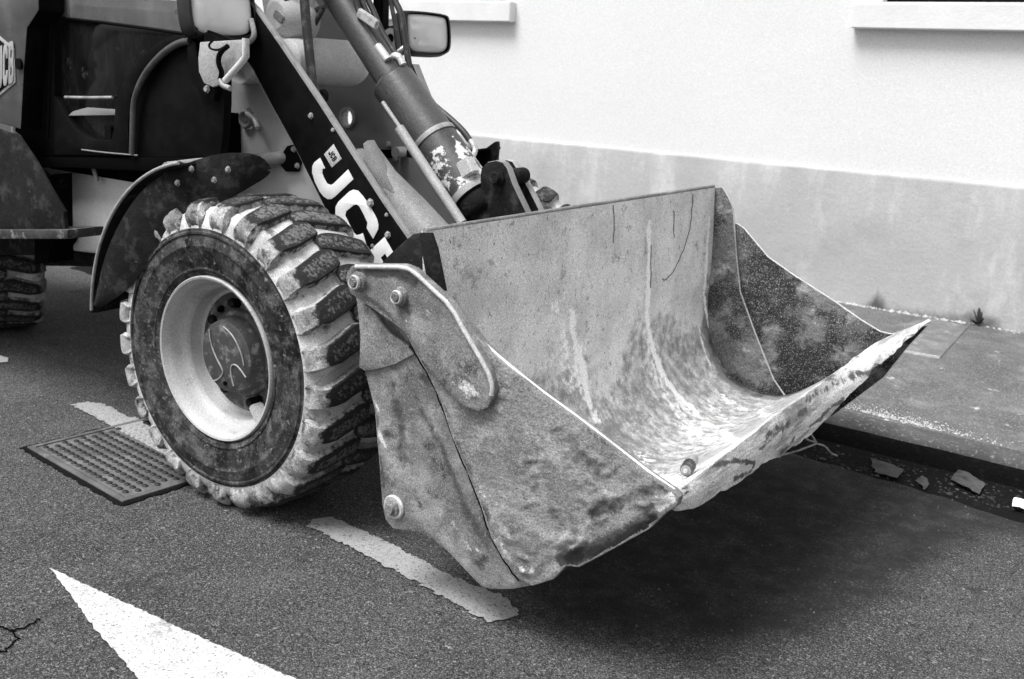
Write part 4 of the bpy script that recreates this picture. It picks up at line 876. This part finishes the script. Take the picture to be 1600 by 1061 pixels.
for pl, wd_, am in (
    ([(0.221, -0.186), (0.281, -0.154), (0.329, -0.116), (0.375, -0.096), (0.425, -0.104), (0.47, -0.104)], .028, .95),
    ([(0.063, 0.365), (0.201, 0.367), (0.297, 0.381), (0.366, 0.421), (0.426, 0.445), (0.472, 0.467), (0.549, 0.496), (0.668, 0.391), (0.955, -0.398)], .024, .9),
    ([(0.077, 0.906), (0.179, 0.899), (0.284, 0.908), (0.359, 0.953), (0.417, 0.982), (0.488, 0.968)], .016, 1.0),
    ([(0.35, 0.863), (0.42, 0.86), (0.475, 0.858)], .012, .7),
    ([(0.307, -0.117), (0.354, -0.141), (0.415, -0.121), (0.464, -0.095)], .045, .55),
    ([(0.519, 0.459), (0.598, 0.463), (0.89, -0.221)], .05, .55),
    ([(0.567, 0.624), (0.708, 0.428)], .05, .5),
    ([(0.07, 0.355), (0.131, 0.367)], .022, .8),
    ([(0.07, -0.587), (0.094, -0.485)], .016, .75),
    ([(0.547, -0.116), (0.606, -0.09), (0.746, -0.278)], .06, .55),
    ([(0.25, -0.176), (0.457, -0.042), (0.592, -0.047)], .05, .35),
    ([(0.198, -0.277), (0.287, -0.223), (0.379, -0.171)], .07, .45), ([(0.397, 0.415), (0.54, 0.405), (0.704, 0.208)], .07, .5), ([(0.569, 0.745), (0.687, 0.702), (0.903, 0.059)], .05, .6), ([(0.33, 0.384), (0.437, 0.461)], .05, .5)):
    white = np.maximum(white, am*np.exp(-(dsy(pl)/wd_)**2))
white = white*(.35+1.3*n2)
o = sheet('back_sheet', G, A_INNER, BK, .018, {'grime_shade': grime_shade, 'white': white}); sub_(o)
# ribbed top edge of the sheet
tube_pts = [(.957, YB0, 1.106), (.957, 0, 1.108), (.957, YB1, 1.108)]
sub_(tube('top_edge', tube_pts, .008, A_STEEL, BK, seg=8, smooth=0))
# scratches cut into the back sheet
for pl in ([(0.011, 0.74), (0.076, 0.73), (0.13, 0.69), (0.175, 0.627), (0.211, 0.549), (0.209, 0.493)], [(0.043, 0.569), (0.11, 0.577)], [(0.007, 0.088), (0.061, 0.091), (0.092, 0.084)], [(0.117, 0.381), (0.219, 0.392)], [(0.232, -0.565), (0.256, -0.528), (0.26, -0.506)]):
    pts_ = []
    for s_, y_ in chaikin(pl, 2):
        i_ = min(239, max(0, int(s_*239))); j_ = min(ny-1, max(0, int((y_-YB0)/(YB1-YB0)*(ny-1)))); g = G[i_, j_]; pts_.append((g[0]+.0005, g[1], g[2]))
    sub_(tube('scratch', pts_, .0022, A_HUB, BK, seg=5, smooth=0))
# side plates
def bplate(name, pts_, y0, y1, m, **kw): return sub_(plate(name, pts_, y0, y1, m, BK, **kw))
bplate('patch_plate', [(0.744, 0.822), (0.739, 0.679), (0.761, 0.674), (0.794, 0.683), (0.878, 0.719), (0.943, 0.761), (0.924, 0.781), (0.852, 0.804), (0.778, 0.865), (0.748, 0.864)], -.952, -.941, A_STEELR, bevel=.002)
def dense_plate(name, outline, y0, y1, m, edge, amp, seed, res=.007, mode='lump', dark=(), light=(), skin='caked_mud'):
    """plate whose outer face is a fine grid pushed in and out, so that dents and caked mud have real relief"""
    o_ = plate(name, outline, y0, y1, m, BK, bevel=.003, edge=edge); sub_(o_)
    ol = np.array(outline); x0, z0 = ol.min(0); x1, z1 = ol.max(0)
    nx, nz = int((x1-x0)/res)+1, int((z1-z0)/res)+1
    X, Z = np.meshgrid(np.linspace(x0, x1, nx), np.linspace(z0, z1, nz), indexing='ij')
    P_ = np.stack([X.ravel(), 0*X.ravel(), Z.ravel()], 1)
    inside = np.zeros(len(P_), bool); j = len(ol)-1
    for i in range(len(ol)):
        xi, zi = ol[i]; xj, zj = ol[j]
        c = ((zi > P_[:, 2]) != (zj > P_[:, 2])) & (P_[:, 0] < (xj-xi)*(P_[:, 2]-zi)/(zj-zi+1e-12)+xi); inside ^= c; j = i
    dd = dist_poly(P_[:, 0], P_[:, 2], [tuple(q) for q in ol]+[tuple(ol[0])])
    if mode == 'lump':
        wx = fbm(P_, 7, 4, seed+9)-.5; Q = P_ + np.stack([wx, wx*0, -wx], 1)*.10
        ca, sa = math.cos(.7), math.sin(.7); Q = np.stack([Q[:, 0]*ca+Q[:, 2]*sa, Q[:, 1], (-Q[:, 0]*sa+Q[:, 2]*ca)*2.3], 1)
        rg = 1-np.abs(fbm(Q, 13, 5, seed)*2-1)*2.6; h = (np.clip(rg, 0, 1)*.42*sstep(.35, .65, fbm(P_, 5, 2, seed+7)) + fbm(Q, 8, 5, seed+4)*.6 + fbm(P_, 3, 2, seed+2)*.5 - .6)*amp
        h = h*(.35+.9*sstep(.95, .35, P_[:, 2]))
    else: h = (fbm(P_, 5, 3, seed)-.42)*amp
    yy = y0 + .001 - np.clip(h, -.02, .022)*sstep(.0, .05, dd); yy = np.minimum(yy, y0-.0006); yy = np.where(inside & (dd > .004), yy, y0+.002)
    g = np.zeros(len(P_)); w_ = np.zeros(len(P_))
    for pl, wd_, am in dark: g = np.maximum(g, am*np.exp(-(dist_poly(P_[:, 0], P_[:, 2], pl)/wd_)**2))
    for pl, wd_, am in light: w_ = np.maximum(w_, am*np.exp(-(dist_poly(P_[:, 0], P_[:, 2], pl)/wd_)**2))
    ok = inside.reshape(nx, nz); q_ = ok[:-1, :-1] & ok[1:, :-1] & ok[:-1, 1:] & ok[1:, 1:]
    F_ = [(i*nz+j_, (i+1)*nz+j_, (i+1)*nz+j_+1, i*nz+j_+1) for i, j_ in zip(*np.nonzero(q_))]
    me = mesh(skin, np.stack([P_[:, 0], yy, P_[:, 2]], 1), F_, True, {'grime_shade': g, 'white': w_})
    bm = bmesh.new(); bm.from_mesh(me); bmesh.ops.delete(bm, geom=[v for v in bm.verts if not v.link_faces], context='VERTS'); bm.to_mesh(me); bm.free()
    me.materials.append(m); sk_ = bpy.data.meshes
    # the relief belongs to the plate: one mesh with it
    bm = bmesh.new(); bm.from_mesh(o_.data); k0 = len(bm.faces)
    lay = {n_: bm.verts.layers.float.new(n_) for n_ in ('grime_shade', 'white')}
    off = []
    src = bmesh.new(); src.from_mesh(me); src.verts.ensure_lookup_table(); sl_ = {n_: src.verts.layers.float[n_] for n_ in ('grime_shade', 'white')}
    mp = []
    for v in src.verts:
        nv_ = bm.verts.new(v.co); mp.append(nv_)
        for n_ in lay: nv_[lay[n_]] = v[sl_[n_]]
    for f in src.faces:
        nf = bm.faces.new([mp[v.index] for v in f.verts]); nf.smooth = True; nf.material_index = 0
    src.free(); bm.to_mesh(o_.data); bm.free(); bpy.data.meshes.remove(me)
    return o_
clam = [(0.934, 0.967), (1.068, 0.94), (1.161, 0.867), (1.217, 0.827), (1.274, 0.798), (1.386, 0.749), (1.483, 0.711), (1.578, 0.671), (1.687, 0.623), (1.766, 0.595), (1.779, 0.585), (1.775, 0.561), (1.747, 0.533), (1.71, 0.481), (1.669, 0.444), (1.585, 0.368), (1.524, 0.315), (1.486, 0.305), (1.45, 0.254), (1.386, 0.213), (1.344, 0.217), (1.287, 0.26), (1.246, 0.308), (1.207, 0.39), (1.15, 0.486), (1.098, 0.565), (1.058, 0.652), (1.006, 0.725), (0.963, 0.771), (0.891, 0.87)]
dense_plate('clam_side_plate', clam, -.968, -.942, A_CLAM, A_STEEL, .050, 5,
    dark=[([(1.486, 0.318), (1.569, 0.375), (1.646, 0.435), (1.719, 0.504)], .030, 1.5), ([(1.56, 0.481), (1.654, 0.543), (1.742, 0.611)], .03, .75), ([(1.063, 0.632), (1.135, 0.502), (1.195, 0.407), (1.253, 0.321)], .022, .8), ([(1.492, 0.634), (1.605, 0.597)], .03, .35),  # paints the shaded underside and the shade along the joint, plus grime smudges
          ([(0.943, 0.826), (1.009, 0.739)], .03, .8), ([(1.647, 0.617), (1.709, 0.598)], .02, .7), ([(1.43, 0.441), (1.509, 0.412)], .025, .5)],
    light=[([(1.265, 0.306), (1.32, 0.258), (1.422, 0.269)], .022, .55), ([(1.182, 0.441), (1.29, 0.417)], .03, .4), ([(1.231, 0.725), (1.264, 0.68)], .03, .45), ([(1.731, 0.55), (1.77, 0.586)], .02, .9)])
REARPLATE = [(0.704, 0.942), (0.713, 0.881), (0.724, 0.817), (0.74, 0.705), (0.751, 0.668), (0.791, 0.56), (0.811, 0.405), (0.827, 0.267), (0.841, 0.225), (0.871, 0.206), (0.916, 0.214), (0.965, 0.224), (1.013, 0.223), (1.08, 0.2), (1.174, 0.147), (1.202, 0.133), (1.237, 0.137), (1.305, 0.162), (1.37, 0.197), (1.3, 0.239), (1.203, 0.437), (1.102, 0.707), (1.029, 0.873), (0.912, 0.987)]
dense_plate('rear_side_plate', REARPLATE, -.94, -.922, A_STEELR, A_STEELR, .020, 12, mode='dent',
    dark=[([(0.855, 0.652), (0.89, 0.544), (0.91, 0.432)], .03, .75), ([(0.946, 0.635), (1.044, 0.507), (1.13, 0.358), (1.212, 0.268)], .018, .8), ([(0.791, 0.56), (0.805, 0.444), (0.833, 0.33)], .012, .9), ([(0.968, 0.696), (1.014, 0.688)], .02, .8), ([(0.76, 0.861), (0.822, 0.835), (0.919, 0.77)], .02, 1.1), ([(1.171, 0.215), (1.261, 0.177)], .03, .5)],  # dark patches, and shade painted in beside the clam joint
    light=[([(0.799, 0.502), (0.84, 0.453)], .010, 1.0), ([(0.764, 0.632), (0.803, 0.563)], .010, .6), ([(1.052, 0.315), (1.17, 0.234)], .03, .45), ([(0.847, 0.273), (0.897, 0.268)], .02, .5)])
sub_(tube('joint_shadow', [(x+random.uniform(-.003, .003), y, z+random.uniform(-.003, .003)) for x, y, z in chaikin([(0.934, -0.958, 0.785), (0.957, -0.958, 0.766), (0.998, -0.958, 0.72), (1.05, -0.958, 0.648), (1.09, -0.958, 0.562), (1.142, -0.958, 0.48), (1.2, -0.958, 0.384), (1.239, -0.958, 0.299), (1.28, -0.958, 0.251), (1.338, -0.958, 0.208)], 2)], .0022, A_DARK, BK, seg=6, smooth=0))  # dark tube painting the shadow between the two plates
sub_(tube('worn_highlight', [(1.187, -0.956, 0.839), (1.211, -0.956, 0.824), (1.268, -0.956, 0.795), (1.38, -0.956, 0.745), (1.478, -0.956, 0.707), (1.573, -0.956, 0.667), (1.683, -0.956, 0.619), (1.759, -0.956, 0.591)], .0075, mat('worn edge highlight', .7, .5, layers=[(.5, 30, .6, .1, 6)]), BK, seg=8, smooth=1))  # pale tube adds a painted highlight along the worn top edge
boom = [(0.723, 0.942), (0.727, 0.966), (0.742, 0.983), (0.764, 0.994), (0.932, 1.017), (0.968, 1.012), (1.099, 0.94), (1.153, 0.876), (1.227, 0.792), (1.249, 0.745), (1.248, 0.715), (1.231, 0.683), (1.203, 0.666), (1.15, 0.669), (1.056, 0.724), (0.986, 0.785), (0.944, 0.831), (0.902, 0.85), (0.74, 0.906)]
bo = dense_plate('pivot_arm', boom, -.992, -.966, A_STEELR, A_STEELR, .016, 8, mode='dent',
    dark=[([(0.805, 0.977), (0.91, 0.988), (0.978, 0.978)], .016, 1.2), ([(0.925, 0.916), (0.957, 0.904)], .028, 1.0), ([(0.806, 0.905), (0.866, 0.879), (0.96, 0.824)], .012, .8), ([(1.076, 0.713), (1.143, 0.678)], .02, .5), ([(0.769, 0.972), (0.805, 0.932)], .02, .7)],
    light=[([(1.025, 0.898), (1.069, 0.889)], .02, .5), ([(1.119, 0.723), (1.183, 0.719)], .03, .55), ([(0.936, 0.864), (0.981, 0.881)], .012, .5)])
sub_(tube('weld_bead', [(0.763, -0.994, 0.986), (0.867, -0.994, 1.001), (0.94, -0.994, 1.011), (0.973, -0.994, 1.004), (1.038, -0.994, 0.967), (1.1, -0.994, 0.933), (1.151, -0.994, 0.87), (1.226, -0.994, 0.787), (1.247, -0.994, 0.747), (1.244, -0.994, 0.72)], .0065, A_EDGE, BK, seg=8, smooth=1))
for (x, z), r_ in zip([(0.774, 0.946), (0.929, 0.93)], (.026, .024)):
    sub_(lathe('pivot_bolt', [(0, -.030), (.010, -.030), (.012, -.024), (r_*.7, -.022), (r_*.8, -.012), (r_, -.010), (r_*1.15, 0), (0, 0)], A_STEEL, BK, seg=20, origin=(x, -.992, z)))
    sub_(lathe('bolt_rim', [(r_*.55, -.024), (r_*.72, -.026), (r_*.82, -.020), (r_*.75, -.014)], A_EDGE, BK, seg=20, origin=(x, -.992, z)))
for (x, z) in [(0.879, 0.28)]:
    sub_(lathe('pivot_bolt', [(0, -.032), (.014, -.032), (.016, -.022), (.024, -.020), (.026, -.010), (.036, -.006), (.038, 0), (0, 0)], A_STEEL, BK, seg=20, origin=(x, -.940, z)))
    sub_(lathe('bolt_rim', [(.024, -.012), (.034, -.013), (.038, -.008), (.036, 0)], A_EDGE, BK, seg=20, origin=(x, -.940, z)))
bplate('edge_strip', [(0.947, 1.1), (0.987, 1.105), (1.008, 1.063), (1.041, 0.955), (0.986, 0.946), (0.96, 1.039)], -.945, -.934, A_DIRTY, bevel=.001)
# far rear plate and far clam plate
bplate('rear_side_plate', [(0.932, 1.098), (0.994, 1.11), (1.02, 1.078), (1.051, 1.031), (1.089, 0.831), (1.123, 0.682), (1.208, 0.519), (1.312, 0.336), (1.376, 0.268), (1.257, 0.131), (0.993, 0.363), (0.91, 0.578)], .957, .972, A_FAR, bevel=.002, edge=A_EDGE)
bplate('clam_side_plate', [(1.045, 0.963), (1.068, 0.961), (1.098, 0.946), (1.217, 0.841), (1.334, 0.783), (1.517, 0.701), (1.626, 0.647), (1.706, 0.614), (1.748, 0.612), (1.801, 0.633), (1.879, 0.673), (1.821, 0.58), (1.744, 0.432), (1.567, 0.228), (1.362, 0.12), (1.08, 0.547)], .985, 1.003, A_FAR, bevel=.003, edge=A_EDGE)
# cutting edge: crest of the floor turning down to a worn, bowed edge
crest = [(1.742, -.945, .572), (1.75, -.90, .580), (1.75, -.56, .596), (1.75, -.18, .606), (1.75, .31, .612), (1.752, .80, .606), (1.775, .985, .612)]
outer = [(1.758, -0.99, 0.545)][:0] + [(1.748, -.945, .542), (1.763, -.86, .522), (1.768, -.70, .508), (1.772, -.45, .500), (1.776, -.06, .482), (1.788, .20, .515), (1.80, .36, .556), (1.84, .704, .628), (1.87, .90, .672), (1.888, .985, .686)]
cr, _ = profile_pts(crest, 260); ou, _ = profile_pts(outer, 260); G2 = np.zeros((260, 16, 3))
for j in range(16):
    t = j/15; G2[:, j] = cr*(1-t) + ou*t; G2[:, j, 0] += .005*math.sin(math.pi*t); G2[:, j, 2] += .003*math.sin(math.pi*t)
nn = fbm(G2.reshape(-1, 3)*np.array([1.5, .6, 2]), 18, 4, 3).reshape(260, 16)-.5
G2[:, :, 0] += nn*.007; G2[:, -1, 2] += (fbm(G2[:, -1]*np.array([0, 1, 0]), 14, 4, 8)-.5)*.022
XZ_LIP_A = [(1.775, -0.486, 0.526), (1.775, -0.509, 0.511), (1.775, -0.564, 0.513), (1.775, -0.627, 0.522)]
XZ_LIP_B = [(1.775, -0.178, 0.514), (1.775, -0.217, 0.5), (1.775, -0.291, 0.499)]
XZ_LIP_C = [(1.79, 0.094, 0.527), (1.79, 0.048, 0.515), (1.79, -0.049, 0.513)]
XZ_LIP_D = [(1.8, 0.337, 0.536), (1.8, 0.278, 0.523), (1.8, 0.144, 0.534)]
XZ_LIP_E = [(1.82, 0.593, 0.58), (1.82, 0.515, 0.573), (1.82, 0.386, 0.584)]
XZ_LIP_F = [(1.775, -0.742, 0.583), (1.775, -0.613, 0.565), (1.775, -0.496, 0.529)]
XZ_LIP_G = [(1.775, -0.433, 0.572), (1.775, -0.229, 0.566), (1.775, -0.05, 0.568)]
XZ_LIP_H = [(1.79, -0.056, 0.594), (1.79, 0.199, 0.588), (1.79, 0.494, 0.576), (1.79, 0.823, 0.585)]
lg = np.zeros(G2.shape[:2])
for pl in (XZ_LIP_A, XZ_LIP_B, XZ_LIP_C, XZ_LIP_D, XZ_LIP_E, XZ_LIP_F):
    lg = np.maximum(lg, np.exp(-(dist_poly(G2[:, :, 1], G2[:, :, 2], [(y, z) for _, y, z in pl])/.007)**2)*1.1)
for pl in (XZ_LIP_G, XZ_LIP_H):
    lg = np.maximum(lg, np.exp(-(dist_poly(G2[:, :, 1], G2[:, :, 2], [(y, z) for _, y, z in pl])/.016)**2)*.7)
sub_(sheet('cutting_edge', G2, A_LIP, BK, .012, {'grime_shade': lg}))
# gouges near the lower edge of the lip
for a_, b_ in (((1235,738), (1165,760)),):
    pass
for pl in ([(1.748, -0.4, 0.493), (1.74, -0.4, 0.469), (1.719, -0.4, 0.448), (1.683, -0.4, 0.423)], [(1.751, -0.1, 0.483), (1.738, -0.1, 0.451), (1.709, -0.1, 0.422)], [(1.774, 0.15, 0.506), (1.758, 0.15, 0.473), (1.723, 0.15, 0.438)]):
    pass
# seam bead down the far corner, and dark ear at the back by the near top corner
bplate('rear_ear', [(0.668, 0.921), (0.708, 0.962), (0.747, 1.002), (0.8, 1.047), (0.83, 1.07), (0.857, 1.068), (0.886, 1.039), (0.917, 0.978), (0.94, 0.87), (0.747, 0.836)], -.86, -.74, A_DIRTY, bevel=.03)
sub_(tube('hitch_tube', [(.78, -.70, .86), (.78, .70, .86)], .07, A_DIRTY, BK, seg=18, smooth=0))
bplate('hitch_plate', [(.5, .95), (.7, 1.05), (.9, .95), (.95, .5), (.8, .3), (.62, .45)], -.46, -.43, A_DIRTY, bevel=.004)
bplate('hitch_plate', [(.5, .95), (.7, 1.05), (.9, .95), (.95, .5), (.8, .3), (.62, .45)], .43, .46, A_DIRTY, bevel=.004)
bplate('underside_rib', [(.93, .9), (.96, .45), (1.1, .22), (1.0, .18), (.85, .35), (.82, .8)], -.3, -.27, A_DIRTY, bevel=.004)
bplate('underside_rib', [(.93, .9), (.96, .45), (1.1, .22), (1.0, .18), (.85, .35), (.82, .8)], .27, .3, A_DIRTY, bevel=.004)

# ---------------------------------------------------------------- loose things
def blob(name, c, s, m, seed, **kw):
    bm = bmesh.new(); bmesh.ops.create_icosphere(bm, subdivisions=4, radius=1)
    V = np.array([v.co[:] for v in bm.verts]); d = 1+(fbm(V+3, 1.4, 3, seed)-.5)*.7
    for v, k in zip(bm.verts, d): v.co = Vector((v.co.x*s[0]*k, v.co.y*s[1]*k, v.co.z*s[2]*k))
    me = bpy.data.meshes.new(name); bm.to_mesh(me); bm.free(); me.polygons.foreach_set('use_smooth', [True]*len(me.polygons))
    o_ = link(name, me, m, **kw); o_.location = c; return o_
pb = blob('plaster_lump', (1.628, -.845, .492), (.125, .085, .022), A_WHITE, 4, label='smooth white lump of dried plaster in the near front corner of the bucket', cat='plaster lump'); pb.rotation_euler = (0, R(-40), 0)
cs = [(1.717, -0.8, 0.583)][0]
ct_ = empty('cable_stub', cs, label='short ribbed dark cable end lying behind the bucket lip', cat='cable end')
tube('sheath', [(0, 0, 0), (-.01, .05, .0), (-.03, .11, -.01)], .014, A_ROD, ct_, seg=12)
for k in range(4): lathe('rib', [(.013, -.003), (.0175, -.002), (.0175, .002), (.013, .003)], A_HUB, ct_, seg=12, origin=(-.003*k, .004+.012*k, 0), axis=(0, 1, 0))
lathe('core', [(0, -.004), (.006, -.004), (.006, 0)], A_METAL, ct_, seg=8, origin=(0, -.001, 0))
# twig caught under the lip
tw = empty('twig', [(1.586, 0.2, 0.284)][0], label='thin pale twig sticking out below the bucket lip', cat='twig')
twp = lambda pts_: [tuple(Vector(p)-tw.location) for p in pts_]
tube('stem', twp([(1.492, 0.45, 0.181), (1.548, 0.6, 0.175), (1.587, 0.75, 0.179)]), .004, A_WOOD, tw, seg=6, smooth=1)
tube('branch', twp([(1.587, 0.75, 0.179), (1.609, 0.8, 0.16), (1.633, 0.8, 0.136), (1.654, 0.82, 0.125)]), .004, A_WOOD, tw, seg=6, smooth=1)
tube('branch', twp([(1.587, 0.75, 0.179), (1.569, 0.75, 0.204), (1.551, 0.75, 0.218)]), .004, A_WOOD, tw, seg=6, smooth=1)
tube('branch', twp([(1.587, 0.75, 0.185), (1.557, 0.73, 0.19), (1.542, 0.72, 0.211), (1.526, 0.72, 0.218)]), .004, A_WOOD, tw, seg=6, smooth=1)
# litter along the kerb
def crumple(name, pts_, m, seed, z, h, **kw):
    c = np.mean(pts_, 0); n_ = 14; P_ = np.array(pts_); U0 = P_[0]; 
    G = np.zeros((n_, n_, 3))
    for i in range(n_):
        for j in range(n_):
            u, v = i/(n_-1), j/(n_-1); q = P_[0]*(1-u)*(1-v)+P_[1]*u*(1-v)+P_[2]*u*v+P_[3]*(1-u)*v; G[i, j, :2] = q-c
    ff = fbm(G.reshape(-1, 3)+seed*3, 22, 3, seed).reshape(n_, n_); G[:, :, 2] = ff*h + .004; G[:, :, 0] += (ff-.5)*.02; G[:, :, 1] += (np.flipud(ff)-.5)*.02
    o_ = sheet(name, G, m, None, .002, **kw); o_.location = (c[0], c[1], z); return o_
crumple('cardboard_scrap', [(1.692, 1.203), (1.844, 1.169), (1.845, 1.043), (1.752, 1.049)], A_PAPER, 1, .002, .012, label='folded strip of wet cardboard in the gutter, nearest the bucket', cat='cardboard scrap')
crumple('paper_scrap', [(2.022, 1.165), (2.025, 1.349), (2.146, 1.206), (2.149, 1.083)], A_PAPER, 2, .002, .022, label='crumpled torn paper in the gutter below the kerb', cat='paper scrap')
crumple('paper_scrap', [(2.274, 1.027), (2.267, 1.13), (2.311, 1.138), (2.321, 1.038)], A_WHITE, 3, .004, .03, label='small white paper scrap at the right end of the gutter', cat='paper scrap')
crumple('leaf_litter', [(1.91, 1.066), (1.917, 1.143), (1.962, 1.077), (1.966, 0.996)], A_PAPER, 5, .002, .012, label='small dead leaf between the cardboard and the torn paper', cat='leaf')
